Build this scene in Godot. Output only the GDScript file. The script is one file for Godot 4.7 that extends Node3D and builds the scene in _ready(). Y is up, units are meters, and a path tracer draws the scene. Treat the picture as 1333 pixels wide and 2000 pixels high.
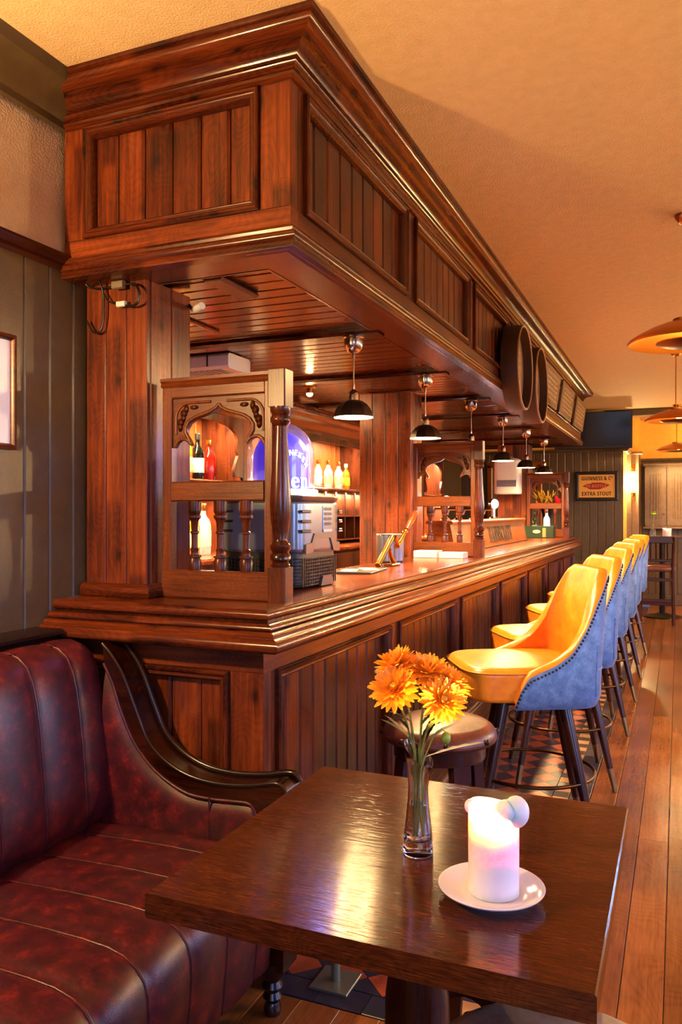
extends Node3D

# ---------------------------------------------------------------- mesh builder
class MB:
	var v := PackedVector3Array()
	var n := PackedVector3Array()
	var t := PackedVector2Array()
	var ix := PackedInt32Array()

	func tri(a: int, b: int, c: int) -> void:
		var g := (v[b] - v[a]).cross(v[c] - v[a])
		if g.dot(n[a] + n[b] + n[c]) > 0.0:   # front faces run clockwise
			ix.append_array([a, c, b])
		else:
			ix.append_array([a, b, c])

	func pt(p: Vector3, nn: Vector3, uv := Vector2.ZERO) -> int:
		v.append(p)
		n.append(nn)
		t.append(uv)
		return v.size() - 1

	func quad(a: Vector3, b: Vector3, c: Vector3, d: Vector3, out := Vector3.ZERO) -> void:
		var nn := (b - a).cross(c - a)
		if nn.length_squared() < 1e-16:
			nn = (c - a).cross(d - a)
		nn = nn.normalized()
		if out != Vector3.ZERO and nn.dot(out) < 0.0:
			nn = -nn
		var i := pt(a, nn, Vector2(0, 1))
		pt(b, nn, Vector2(1, 1))
		pt(c, nn, Vector2(1, 0))
		pt(d, nn, Vector2(0, 0))
		tri(i, i + 1, i + 2)
		tri(i, i + 2, i + 3)

	func box(c: Vector3, s: Vector3, bev := 0.0) -> MB:
		var h := s * 0.5
		if bev <= 0.0:
			for a in 3:
				for sg in [-1.0, 1.0]:
					var o := Vector3.ZERO
					o[a] = sg
					var b1 := (a + 1) % 3
					var b2 := (a + 2) % 3
					var q := []
					for k in [[-1, -1], [1, -1], [1, 1], [-1, 1]]:
						var p := Vector3.ZERO
						p[a] = sg * h[a]
						p[b1] = k[0] * h[b1]
						p[b2] = k[1] * h[b2]
						q.append(c + p)
					quad(q[0], q[1], q[2], q[3], o)
			return self
		var ax := 0
		if s.y >= s.x and s.y >= s.z:
			ax = 1
		elif s.z >= s.x:
			ax = 2
		var u := (ax + 1) % 3
		var w := (ax + 2) % 3
		bev = minf(bev, minf(h[u], h[w]) * 0.95)
		var ring := []
		for k in [[1, -1, 0], [1, 1, 0], [1, 1, 1], [-1, 1, 1], [-1, 1, 0], [-1, -1, 0], [-1, -1, 1], [1, -1, 1]]:
			var du: float = h[u] if k[2] == 0 else h[u] - bev
			var dw: float = h[w] if k[2] == 1 else h[w] - bev
			ring.append(Vector2(k[0] * du, k[1] * dw))
		var e := Vector3.ZERO
		for i in 8:
			var p0: Vector2 = ring[i]
			var p1: Vector2 = ring[(i + 1) % 8]
			var a0 := c
			a0[u] += p0.x
			a0[w] += p0.y
			var a1 := c
			a1[u] += p1.x
			a1[w] += p1.y
			e = Vector3.ZERO
			e[ax] = h[ax]
			var o2 := (a0 + a1) * 0.5 - c
			quad(a0 - e, a1 - e, a1 + e, a0 + e, o2)
		for sg in [-1.0, 1.0]:
			var nn := Vector3.ZERO
			nn[ax] = sg
			var st := v.size()
			for i in 8:
				var p := c
				p[u] += ring[i].x
				p[w] += ring[i].y
				p[ax] += sg * h[ax]
				pt(p, nn)
			for i in range(1, 7):
				tri(st, st + i, st + i + 1)
		return self

	func prism(poly: PackedVector2Array, depth: float, xf := Transform3D.IDENTITY, crease := 0.7, bev := 0.0) -> MB:
		# polygon in local XY, extruded from z=0 to z=depth
		var idx := Geometry2D.triangulate_polygon(poly)
		var cnt := poly.size()
		var area := 0.0
		for i in cnt:
			area += poly[i].cross(poly[(i + 1) % cnt])
		var sgn := 1.0 if area > 0.0 else -1.0
		for side in 2:
			var nn := xf.basis * Vector3(0, 0, -1.0 if side == 0 else 1.0)
			var st := v.size()
			for p in poly:
				pt(xf * Vector3(p.x, p.y, 0.0 if side == 0 else depth), nn.normalized(), p)
			for i in range(0, idx.size(), 3):
				tri(st + idx[i], st + idx[i + 1], st + idx[i + 2])
		var en := []
		for i in cnt:
			var d := poly[(i + 1) % cnt] - poly[i]
			en.append(Vector2(d.y, -d.x).normalized() * sgn)
		for i in cnt:
			var j := (i + 1) % cnt
			var n0: Vector2 = en[i]
			var n1: Vector2 = en[i]
			if en[i].dot(en[(i + cnt - 1) % cnt]) > crease:
				n0 = (en[i] + en[(i + cnt - 1) % cnt]).normalized()
			if en[i].dot(en[j]) > crease:
				n1 = (en[i] + en[j]).normalized()
			var m0 := (xf.basis * Vector3(n0.x, n0.y, 0)).normalized()
			var m1 := (xf.basis * Vector3(n1.x, n1.y, 0)).normalized()
			var s := pt(xf * Vector3(poly[i].x, poly[i].y, 0), m0)
			pt(xf * Vector3(poly[j].x, poly[j].y, 0), m1)
			pt(xf * Vector3(poly[j].x, poly[j].y, depth), m1)
			pt(xf * Vector3(poly[i].x, poly[i].y, depth), m0)
			tri(s, s + 1, s + 2)
			tri(s, s + 2, s + 3)
		return self

	func lathe(prof: Array, seg := 24, xf := Transform3D.IDENTITY, facet := false, crease := 0.75) -> MB:
		# prof: Vector2(radius, y)
		var m := prof.size()
		var en := []
		for i in m - 1:
			var d: Vector2 = prof[i + 1] - prof[i]
			en.append(Vector2(d.y, -d.x).normalized())
		for i in m - 1:
			if prof[i].is_equal_approx(prof[i + 1]):
				continue
			var n0: Vector2 = en[i]
			var n1: Vector2 = en[i]
			if i > 0 and en[i].dot(en[i - 1]) > crease:
				n0 = (en[i] + en[i - 1]).normalized()
			if i < m - 2 and en[i].dot(en[i + 1]) > crease:
				n1 = (en[i] + en[i + 1]).normalized()
			var st := v.size()
			var r0: float = prof[i].x
			var r1: float = prof[i + 1].x
			if facet:
				for k in seg:
					var a0 := TAU * k / seg
					var a1 := TAU * (k + 1) / seg
					var am := (a0 + a1) * 0.5
					var dd := Vector3(cos(am), 0, sin(am))
					var m0 := xf.basis * (dd * n0.x + Vector3(0, n0.y, 0))
					var m1 := xf.basis * (dd * n1.x + Vector3(0, n1.y, 0))
					var s := pt(xf * Vector3(r0 * cos(a0), prof[i].y, r0 * sin(a0)), m0.normalized())
					pt(xf * Vector3(r0 * cos(a1), prof[i].y, r0 * sin(a1)), m0.normalized())
					pt(xf * Vector3(r1 * cos(a1), prof[i + 1].y, r1 * sin(a1)), m1.normalized())
					pt(xf * Vector3(r1 * cos(a0), prof[i + 1].y, r1 * sin(a0)), m1.normalized())
					tri(s, s + 1, s + 2)
					tri(s, s + 2, s + 3)
				continue
			for k in seg + 1:
				var a := TAU * k / seg
				var d3 := Vector3(cos(a), 0, sin(a))
				pt(xf * Vector3(r0 * d3.x, prof[i].y, r0 * d3.z), (xf.basis * (d3 * n0.x + Vector3(0, n0.y, 0))).normalized())
				pt(xf * Vector3(r1 * d3.x, prof[i + 1].y, r1 * d3.z), (xf.basis * (d3 * n1.x + Vector3(0, n1.y, 0))).normalized())
			for k in seg:
				var s2 := st + k * 2
				if r0 > 1e-6:
					tri(s2, s2 + 2, s2 + 1)
				if r1 > 1e-6:
					tri(s2 + 1, s2 + 2, s2 + 3)
		return self

	func surf(rows: Array, close_u := false, close_v := false) -> MB:
		# rows: Array of PackedVector3Array, smooth normals from neighbours
		var R := rows.size()
		var C: int = rows[0].size()
		var st := v.size()
		for i in R:
			for j in C:
				var iu0 := i - 1 if i > 0 else (R - 1 if close_v else 0)
				var iu1 := i + 1 if i < R - 1 else (0 if close_v else R - 1)
				var j0 := j - 1 if j > 0 else (C - 1 if close_u else 0)
				var j1 := j + 1 if j < C - 1 else (0 if close_u else C - 1)
				var du: Vector3 = rows[i][j1] - rows[i][j0]
				var dv: Vector3 = rows[iu1][j] - rows[iu0][j]
				var nn := du.cross(dv)
				pt(rows[i][j], nn.normalized() if nn.length_squared() > 1e-18 else Vector3.UP)
		var ru := C if close_u else C - 1
		var rv := R if close_v else R - 1
		for i in rv:
			for j in ru:
				var a := st + i * C + j
				var b := st + i * C + (j + 1) % C
				var c := st + ((i + 1) % R) * C + (j + 1) % C
				var d := st + ((i + 1) % R) * C + j
				if v[a] != v[b] and v[b] != v[c]:
					tri(a, b, c)
				if v[c] != v[d] and v[d] != v[a]:
					tri(a, c, d)
		return self

	func flip() -> MB:
		for i in n.size():
			n[i] = -n[i]
		for i in range(0, ix.size(), 3):
			var q := ix[i + 1]
			ix[i + 1] = ix[i + 2]
			ix[i + 2] = q
		return self

	func tube(pts: Array, r, seg := 8, closed := false) -> MB:
		var rows := []
		var m := pts.size()
		var up := Vector3.UP
		var last := Vector3.ZERO
		for i in m:
			var a: Vector3 = pts[i - 1] if i > 0 else (pts[m - 1] if closed else pts[0])
			var b: Vector3 = pts[i + 1] if i < m - 1 else (pts[0] if closed else pts[m - 1])
			var d := (b - a).normalized()
			if last == Vector3.ZERO:
				last = d.cross(up if absf(d.y) < 0.9 else Vector3.RIGHT).normalized()
			last = (last - d * last.dot(d)).normalized()
			var w := d.cross(last)
			var rr: float = r[i] if r is Array else r
			var row := PackedVector3Array()
			for k in seg:
				var an := -TAU * k / seg
				row.append(pts[i] + (last * cos(an) + w * sin(an)) * rr)
			rows.append(row)
		var s0 := v.size()
		var i0 := ix.size()
		surf(rows, true, closed)
		# outward check
		var c0: Vector3 = pts[0]
		if n[s0].dot(v[s0] - c0) < 0.0:
			for i in range(s0, n.size()):
				n[i] = -n[i]
			for i in range(i0, ix.size(), 3):
				var q := ix[i + 1]
				ix[i + 1] = ix[i + 2]
				ix[i + 2] = q
		if not closed:
			for e in [0, m - 1]:
				var nn: Vector3 = (pts[e] - pts[1 if e == 0 else m - 2]).normalized()
				var st := v.size()
				for p in rows[e]:
					pt(p, nn)
				for k in range(1, seg - 1):
					tri(st, st + k, st + k + 1)
		return self

	func ball(c: Vector3, r: Vector3, seg := 12, rings := 8) -> MB:
		var prof := []
		for i in rings + 1:
			var a := -PI / 2 + PI * i / rings
			prof.append(Vector2(maxf(cos(a), 0.0), sin(a)))
		return lathe(prof, seg, Transform3D(Basis.from_scale(r), c), false, -1.0)

	func mould(prof: Array, path: Array, up: Vector3, closed := false, flip_side := false) -> MB:
		# prof: Vector2(out, up) open profile line; path: corner points; mitred
		var m := path.size()
		var segs := m if closed else m - 1
		var A := []
		for i in segs:
			var d: Vector3 = (path[(i + 1) % m] - path[i]).normalized()
			var a := d.cross(up).normalized()
			A.append(-a if flip_side else a)
		var np := prof.size()
		var en := []
		for i in np - 1:
			var d2: Vector2 = prof[i + 1] - prof[i]
			en.append(Vector2(d2.y, -d2.x).normalized())
		var run := 0.0
		for s in segs:
			var ends := []
			var seg_len: float = (path[(s + 1) % m] - path[s]).length()
			var across := 0.0
			for e in 2:
				var k := (s + e) % m
				var prev := s - 1 + e
				var nxt := s + e
				var ax: Vector3
				if not closed and (prev < 0 or nxt >= segs):
					ax = A[s]
				else:
					var a1: Vector3 = A[(prev + segs) % segs]
					var a2: Vector3 = A[nxt % segs]
					ax = (a1 + a2) / (1.0 + a1.dot(a2))
				ends.append([path[k], ax])
			for i in np - 1:
				var n0: Vector2 = en[i]
				var n1: Vector2 = en[i]
				if i > 0 and en[i].dot(en[i - 1]) > 0.72:
					n0 = (en[i] + en[i - 1]).normalized()
				if i < np - 2 and en[i].dot(en[i + 1]) > 0.72:
					n1 = (en[i] + en[i + 1]).normalized()
				var q := []
				for e in 2:
					for j in 2:
						q.append(ends[e][0] + ends[e][1] * prof[i + j].x + up * prof[i + j].y)
				var m0: Vector3 = (A[s] * n0.x + up * n0.y).normalized()
				var m1: Vector3 = (A[s] * n1.x + up * n1.y).normalized()
				var step: float = (prof[i + 1] - prof[i]).length()
				var st := pt(q[0], m0, Vector2(run, across))
				pt(q[1], m1, Vector2(run, across + step))
				pt(q[3], m1, Vector2(run + seg_len, across + step))
				pt(q[2], m0, Vector2(run + seg_len, across))
				across += step
				tri(st, st + 1, st + 2)
				tri(st, st + 2, st + 3)
			run += seg_len + 0.37
		return self

	func quad_pane(c: Vector3, w: float, h: float) -> MB:
		return box(c, Vector3(w, h, 0.006))

	func mesh() -> ArrayMesh:
		var arr := []
		arr.resize(Mesh.ARRAY_MAX)
		arr[Mesh.ARRAY_VERTEX] = v
		arr[Mesh.ARRAY_NORMAL] = n
		arr[Mesh.ARRAY_TEX_UV] = t
		arr[Mesh.ARRAY_INDEX] = ix
		var am := ArrayMesh.new()
		am.add_surface_from_arrays(Mesh.PRIMITIVE_TRIANGLES, arr)
		return am

# ---------------------------------------------------------------- scene helpers
var rng := RandomNumberGenerator.new()
var taken := {}
var M := {}
var boards := {}

func numbered(called: String) -> String:
	if not taken.has(called):
		taken[called] = 0
		return called
	taken[called] += 1
	return "%s_%03d" % [called, taken[called]]

func part(called: String, mb, mat: Material, parent: Node) -> MeshInstance3D:
	var o := MeshInstance3D.new()
	o.name = called
	o.mesh = mb.mesh() if mb is MB else mb
	o.material_override = mat
	parent.add_child(o, true)
	return o

func tag(o: Node, label: String, category: String, group := "", kind := "") -> Node:
	if label:
		o.set_meta("label", label)
	if category:
		o.set_meta("category", category)
	if group:
		o.set_meta("group", group)
	if kind:
		o.set_meta("kind", kind)
	return o

func thing(called: String, label: String, category: String, at := Vector3.ZERO, turn := 0.0, group := "") -> Node3D:
	var o := Node3D.new()
	o.name = numbered(called)
	add_child(o)
	o.position = at
	o.rotation.y = turn
	tag(o, label, category, group)
	return o

func solo(called: String, mb, mat: Material, label: String, category: String, group := "") -> MeshInstance3D:
	var o := part(numbered(called), mb, mat, self)
	tag(o, label, category, group)
	return o

func struct(called: String, mb, mat: Material) -> MeshInstance3D:
	var o := part(called, mb, mat, self)
	o.set_meta("kind", "structure")
	return o

func copy(o: Node3D, at: Vector3, turn := 0.0, label := "") -> Node3D:
	var c: Node3D = o.duplicate()
	var base: String = o.name
	c.name = numbered(base)
	add_child(c)
	c.position = at
	c.rotation.y = turn
	if label:
		c.set_meta("label", label)
	return c

func board(size: Vector3, bev: float) -> ArrayMesh:
	var key := "%.4f %.4f %.4f %.4f" % [size.x, size.y, size.z, bev]
	if not boards.has(key):
		boards[key] = MB.new().box(Vector3.ZERO, size, bev).mesh()
	return boards[key]

func plank(called: String, c: Vector3, s: Vector3, bev: float, mat: Material, parent: Node) -> MeshInstance3D:
	var o := part(called, board(s, bev), mat, parent)
	o.position = c
	return o

# ---------------------------------------------------------------- procedural textures
func noise_img(sd: int, freq: float, w: int, h: int, W: int, H: int, oct := 3, kind := FastNoiseLite.TYPE_SIMPLEX_SMOOTH) -> PackedByteArray:
	var f := FastNoiseLite.new()
	f.seed = sd
	f.frequency = freq
	f.noise_type = kind
	f.fractal_octaves = oct
	var im := f.get_seamless_image(w, h)
	im.convert(Image.FORMAT_L8)
	if W != w or H != h:
		im.resize(W, H, Image.INTERPOLATE_CUBIC)
	return im.get_data()

func rot90(d: PackedByteArray, s: int, ch: int) -> PackedByteArray:
	var o := PackedByteArray()
	o.resize(d.size())
	for y in s:
		for x in s:
			for c in ch:
				o[(x * s + y) * ch + c] = d[(y * s + x) * ch + c]
	return o

func grad(stops: Array) -> Array:
	var out := []
	for i in 256:
		var f := i / 255.0
		var c: Color = stops[0][1]
		for k in stops.size() - 1:
			if f >= stops[k][0]:
				c = stops[k][1].lerp(stops[k + 1][1], clampf((f - stops[k][0]) / (stops[k + 1][0] - stops[k][0]), 0, 1))
		out.append(c)
	return out

func tex(d: PackedByteArray, s: int, fmt: int) -> ImageTexture:
	return ImageTexture.create_from_image(Image.create_from_data(s, s, false, fmt, d))

func bump(d: PackedByteArray, s: int, k: float) -> ImageTexture:
	var im := Image.create_from_data(s, s, false, Image.FORMAT_L8, d)
	im.convert(Image.FORMAT_RGBA8)
	im.bump_map_to_normal_map(k)
	return ImageTexture.create_from_image(im)

func wood_set(key: String, sd: int, stops: Array, fine: float, blotch: float, streak: float, knots := 0) -> void:
	# grain runs along V; "<key>_v" and the turned "<key>_u"
	var S := 512
	var a := noise_img(sd, 0.06, 512, 16, S, S, 4)
	var b := noise_img(sd + 1, 0.012, 256, 64, S, S, 3)
	var c := noise_img(sd + 2, 0.25, 512, 24, S, S, 2)
	var q := noise_img(sd + 3, 0.02, 128, 64, S, S, 2)
	var lut := grad(stops)
	var rgb := PackedByteArray()
	rgb.resize(S * S * 3)
	var hgt := PackedByteArray()
	hgt.resize(S * S)
	var knot := PackedFloat32Array()
	knot.resize(S * S)
	var kr := RandomNumberGenerator.new()
	kr.seed = sd
	for k in knots:
		var kx := kr.randi() % S
		var ky := kr.randi() % S
		var rr := 5.0 + kr.randf() * 6.0
		for dy in range(-60, 61):
			for dx in range(-26, 27):
				var q2: float = (dx / rr) ** 2 + (dy / (rr * 1.7)) ** 2
				var ii: int = ((ky + dy + S) % S) * S + (kx + dx + S) % S
				knot[ii] += 0.26 * exp(-q2 * 0.8) + 0.10 * exp(-q2 * 0.12)
	for i in S * S:
		var f := 0.5 - knot[i] + (a[i] / 255.0 - 0.5) * streak + (c[i] / 255.0 - 0.5) * fine + (b[i] / 255.0 - 0.5) * blotch
		f += (absf(sin(q[i] / 255.0 * 34.0)) - 0.6) * 0.10
		var k := clampi(int(f * 255.0), 0, 255)
		var col: Color = lut[k]
		rgb[i * 3] = int(col.r * 255)
		rgb[i * 3 + 1] = int(col.g * 255)
		rgb[i * 3 + 2] = int(col.b * 255)
		hgt[i] = clampi(int(128 + (c[i] - 128) * 0.6 + (a[i] - 128) * 0.5), 0, 255)
	M[key + "_cv"] = tex(rgb, S, Image.FORMAT_RGB8)
	M[key + "_cu"] = tex(rot90(rgb, S, 3), S, Image.FORMAT_RGB8)
	M[key + "_nv"] = bump(hgt, S, 1.0)
	M[key + "_nu"] = bump(rot90(hgt, S, 1), S, 1.0)

var cache := {}
func wood(key: String, dir: String, tone := 1.0, rough := 0.34, shift := 0.0, ns := 0.12, sc := 1.7, world := true) -> StandardMaterial3D:
	var id := "%s %s %.2f %.2f %.2f %.2f %.2f %s" % [key, dir, tone, rough, shift, ns, sc, world]
	if cache.has(id):
		return cache[id]
	var m := StandardMaterial3D.new()
	m.resource_name = key
	m.albedo_texture = M[key + "_c" + dir]
	m.albedo_color = Color(tone, tone * tone ** 0.15, tone * tone ** 0.25).clamp()
	m.normal_enabled = true
	m.normal_texture = M[key + "_n" + dir]
	m.normal_scale = ns
	m.roughness = rough
	m.metallic_specular = 0.42
	m.uv1_triplanar = true
	m.uv1_world_triplanar = world
	m.uv1_triplanar_sharpness = 8.0
	m.uv1_scale = Vector3(sc, sc, sc)
	m.uv1_offset = Vector3(shift * 0.37, shift * 0.71, shift * 0.53)
	cache[id] = m
	return m

func wood_m(key: String, tone := 1.0, rough := 0.3, ns := 0.12, sc := 1.7) -> StandardMaterial3D:
	# for mouldings: grain follows the run (mesh UVs in metres)
	var id := "m %s %.2f %.2f %.2f %.2f" % [key, tone, rough, ns, sc]
	if not cache.has(id):
		var m: StandardMaterial3D = wood(key, "u", tone, rough, 0.0, ns, sc).duplicate()
		m.uv1_triplanar = false
		m.uv1_world_triplanar = false
		m.uv1_scale = Vector3(sc, sc, 1)
		cache[id] = m
	return cache[id]

func plain(called: String, c: Color, rough := 0.5, metal := 0.0, emit := 0.0, ecol := Color.WHITE) -> StandardMaterial3D:
	if M.has(called):
		return M[called]
	var m := StandardMaterial3D.new()
	m.resource_name = called
	m.albedo_color = c
	m.roughness = rough
	m.metallic = metal
	if emit > 0.0:
		m.emission_enabled = true
		m.emission = ecol
		m.emission_energy_multiplier = emit
	M[called] = m
	return m

func mottled(called: String, sd: int, stops: Array, rough: float, nscale: float, scale: float, f1 := 0.012, f2 := 0.06, hf := 0.12) -> StandardMaterial3D:
	var S := 512
	var a := noise_img(sd, f1, S, S, S, S, 4)
	var b := noise_img(sd + 1, f2, S, S, S, S, 3)
	var h := noise_img(sd + 2, hf, S, S, S, S, 3)
	var lut := grad(stops)
	var rgb := PackedByteArray()
	rgb.resize(S * S * 3)
	for i in S * S:
		var k := clampi(int((a[i] - 128) * 0.9 + (b[i] - 128) * 0.5 + 128), 0, 255)
		var col: Color = lut[k]
		rgb[i * 3] = int(col.r * 255)
		rgb[i * 3 + 1] = int(col.g * 255)
		rgb[i * 3 + 2] = int(col.b * 255)
	var m := StandardMaterial3D.new()
	m.resource_name = called
	m.albedo_texture = tex(rgb, S, Image.FORMAT_RGB8)
	m.roughness = rough
	m.normal_enabled = true
	m.normal_texture = bump(h, S, 2.0)
	m.normal_scale = nscale
	m.uv1_triplanar = true
	m.uv1_triplanar_sharpness = 4.0
	m.uv1_scale = Vector3.ONE * scale
	M[called] = m
	return m

func glass(called: String, c: Color, a: float, rough := 0.03) -> StandardMaterial3D:
	var m := StandardMaterial3D.new()
	m.resource_name = called
	m.albedo_color = Color(c.r, c.g, c.b, a)
	m.transparency = BaseMaterial3D.TRANSPARENCY_ALPHA
	m.roughness = rough
	M[called] = m
	return m

func lettering(text: String, size: float, depth := 0.004, font := "Droid Sans", bold := true) -> TextMesh:
	var tm := TextMesh.new()
	var f := SystemFont.new()
	f.font_names = PackedStringArray([font])
	f.font_weight = 700 if bold else 400
	tm.font = f
	tm.text = text
	tm.font_size = 64
	tm.pixel_size = size / 64.0
	tm.depth = depth
	tm.curve_step = 3.0
	return tm

func materials() -> void:
	# stained pine/mahogany joinery
	wood_set("mahogany", 11, [[0.0, Color(0.11, 0.045, 0.027)], [0.3, Color(0.27, 0.107, 0.05)], [0.55, Color(0.405, 0.177, 0.072)], [1.0, Color(0.58, 0.28, 0.115)]], 0.24, 0.50, 0.40, 7)
	wood_set("oak", 31, [[0.0, Color(0.22, 0.10, 0.04)], [0.4, Color(0.47, 0.23, 0.085)], [0.7, Color(0.62, 0.33, 0.125)], [1.0, Color(0.74, 0.45, 0.19)]], 0.32, 0.3, 0.35)
	wood_set("table", 51, [[0.0, Color(0.08, 0.035, 0.015)], [0.4, Color(0.22, 0.095, 0.036)], [0.65, Color(0.30, 0.138, 0.054)], [1.0, Color(0.42, 0.22, 0.09)]], 0.7, 0.12, 0.15)
	wood_set("parquet", 71, [[0.0, Color(0.33, 0.175, 0.075)], [0.4, Color(0.51, 0.305, 0.145)], [0.7, Color(0.60, 0.375, 0.19)], [1.0, Color(0.70, 0.47, 0.27)]], 0.25, 0.35, 0.28)
	mottled("plaster_ceiling", 101, [[0.0, Color(0.80, 0.66, 0.49)], [1.0, Color(0.84, 0.71, 0.54)]], 0.7, 1.3, 2.2, 0.012, 0.06, 0.09)
	mottled("plaster_wall", 111, [[0.0, Color(0.76, 0.66, 0.57)], [1.0, Color(0.81, 0.72, 0.62)]], 0.7, 1.2, 2.4, 0.012, 0.06, 0.07)
	mottled("paint_olive", 121, [[0.0, Color(0.28, 0.22, 0.145)], [1.0, Color(0.335, 0.265, 0.175)]], 0.38, 0.12, 2.0)
	mottled("paint_taupe", 131, [[0.0, Color(0.44, 0.36, 0.28)], [1.0, Color(0.50, 0.42, 0.33)]], 0.4, 0.1, 2.0)
	mottled("paint_yellow", 141, [[0.0, Color(0.93, 0.70, 0.28)], [1.0, Color(0.96, 0.75, 0.34)]], 0.7, 0.2, 2.0)
	mottled("leather_wine", 151, [[0.0, Color(0.17, 0.045, 0.075)], [0.5, Color(0.25, 0.065, 0.092)], [0.68, Color(0.31, 0.075, 0.09)], [1.0, Color(0.46, 0.115, 0.105)]], 0.38, 0.2, 2.6, 0.012, 0.05, 0.2)
	mottled("leather_tan", 161, [[0.0, Color(0.80, 0.45, 0.09)], [0.5, Color(0.88, 0.53, 0.12)], [1.0, Color(0.93, 0.60, 0.18)]], 0.3, 0.12, 1.6, 0.01, 0.03, 0.2)
	mottled("leather_slate", 171, [[0.0, Color(0.24, 0.38, 0.56)], [0.5, Color(0.31, 0.46, 0.65)], [1.0, Color(0.42, 0.56, 0.74)]], 0.34, 0.2, 2.4, 0.014, 0.05, 0.2)
	mottled("leather_brown", 181, [[0.0, Color(0.26, 0.12, 0.09)], [0.5, Color(0.36, 0.18, 0.13)], [1.0, Color(0.44, 0.24, 0.17)]], 0.34, 0.25, 2.4, 0.014, 0.05, 0.2)
	mottled("leather_taupe", 185, [[0.0, Color(0.50, 0.41, 0.35)], [0.5, Color(0.57, 0.48, 0.41)], [1.0, Color(0.63, 0.54, 0.46)]], 0.4, 0.2, 2.4, 0.014, 0.05, 0.2)
	mottled("tile_blue", 191, [[0.0, Color(0.11, 0.12, 0.19)], [1.0, Color(0.17, 0.18, 0.26)]], 0.33, 0.15, 3.0)
	mottled("tile_red", 201, [[0.0, Color(0.50, 0.22, 0.13)], [1.0, Color(0.62, 0.30, 0.18)]], 0.36, 0.15, 3.0)
	mottled("tile_buff", 211, [[0.0, Color(0.62, 0.45, 0.28)], [1.0, Color(0.70, 0.53, 0.34)]], 0.36, 0.15, 3.0)
	for k in ["tile_blue", "tile_red", "tile_buff", "plaster_ceiling", "plaster_wall", "paint_olive", "paint_taupe", "paint_yellow"]:
		M[k].uv1_world_triplanar = true
	plain("grout", Color(0.33, 0.29, 0.25), 0.8)
	plain("brass", Color(0.80, 0.58, 0.26), 0.22, 1.0)
	plain("gold", Color(0.80, 0.52, 0.20), 0.34, 1.0)
	plain("bronze", Color(0.24, 0.19, 0.15), 0.3, 0.85)
	plain("nickel", Color(0.70, 0.66, 0.62), 0.14, 1.0)
	plain("steel", Color(0.55, 0.57, 0.62), 0.3, 0.9)
	plain("black_metal", Color(0.06, 0.055, 0.05), 0.35, 0.6)
	plain("black_plastic", Color(0.035, 0.035, 0.04), 0.4)
	plain("dark_wood", Color(0.20, 0.085, 0.06), 0.25)
	plain("black_wood", Color(0.12, 0.06, 0.05), 0.22)
	plain("white_plastic", Color(0.80, 0.80, 0.82), 0.4)
	plain("porcelain", Color(0.82, 0.81, 0.86), 0.12)
	plain("paper", Color(0.86, 0.84, 0.80), 0.8)
	glass("clear_glass", Color(0.95, 0.98, 1.0), 0.06)
	glass("window_glass", Color(0.95, 0.98, 1.0), 0.03)

# ---------------------------------------------------------------- place: metres, bar runs along -Z, camera at the origin
const CEIL := 2.79
const LX := -1.89        # face of the left wall
const BX := -1.12        # front of the bar body
const BZ := -2.06        # near end of the bar body
const CX := -1.047       # front of the canopy fascia
const CZ := -2.09        # near end of the canopy fascia
const EZ := -9.62        # far end of bar and canopy
const PITCH := 1.07
const S0 := -3.22        # first stile centre
const TOP := 1.115       # counter height

func _ready() -> void:
	rng.seed = 4
	# camera: level, 28 mm upright
	var cam := Camera3D.new()
	cam.name = "camera"
	cam.fov = 65.4556
	cam.position = Vector3(0, 1.40, 0)
	cam.rotation_degrees = Vector3(0, 22.9693, 0)
	cam.near = 0.05
	cam.far = 200.0
	cam.current = true
	add_child(cam)
	var env := Environment.new()
	env.background_mode = Environment.BG_SKY
	var sky := Sky.new()
	var sm := ProceduralSkyMaterial.new()
	sm.sky_top_color = Color(0.36, 0.52, 0.86)
	sm.sky_horizon_color = Color(0.62, 0.74, 0.95)
	sm.ground_bottom_color = Color(0.20, 0.22, 0.26)
	sm.ground_horizon_color = Color(0.45, 0.52, 0.62)
	sm.sky_energy_multiplier = 1.0
	sky.sky_material = sm
	env.sky = sky
	env.background_energy_multiplier = 20.0
	env.tonemap_mode = Environment.TONE_MAPPER_LINEAR
	env.tonemap_exposure = 1.15
	env.sdfgi_enabled = true
	env.ssao_enabled = true
	env.ssil_enabled = true
	var we := WorldEnvironment.new()
	we.name = "world_environment"
	we.environment = env
	add_child(we)
	materials()
	room()
	bar_counter()
	canopy()
	pillars()
	screens()
	back_bar()
	bar_lamps()
	disc_pendants()
	furniture()
	table_things()
	counter_things()
	wall_things()

const WARM := Color(1.0, 0.81, 0.54)
const E_DISC := 5.0
const E_BAR := 3.2
const E_STRIP := 5.5

func omni(at: Vector3, e: float, c: Color, size: float, parent: Node, called := "lamp_light") -> OmniLight3D:
	var l := OmniLight3D.new()
	l.name = called
	l.light_energy = e
	l.light_color = c
	l.light_size = size
	l.omni_range = 30.0
	l.omni_attenuation = 2.0
	l.shadow_enabled = true
	l.position = at
	parent.add_child(l, true)
	return l

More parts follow.
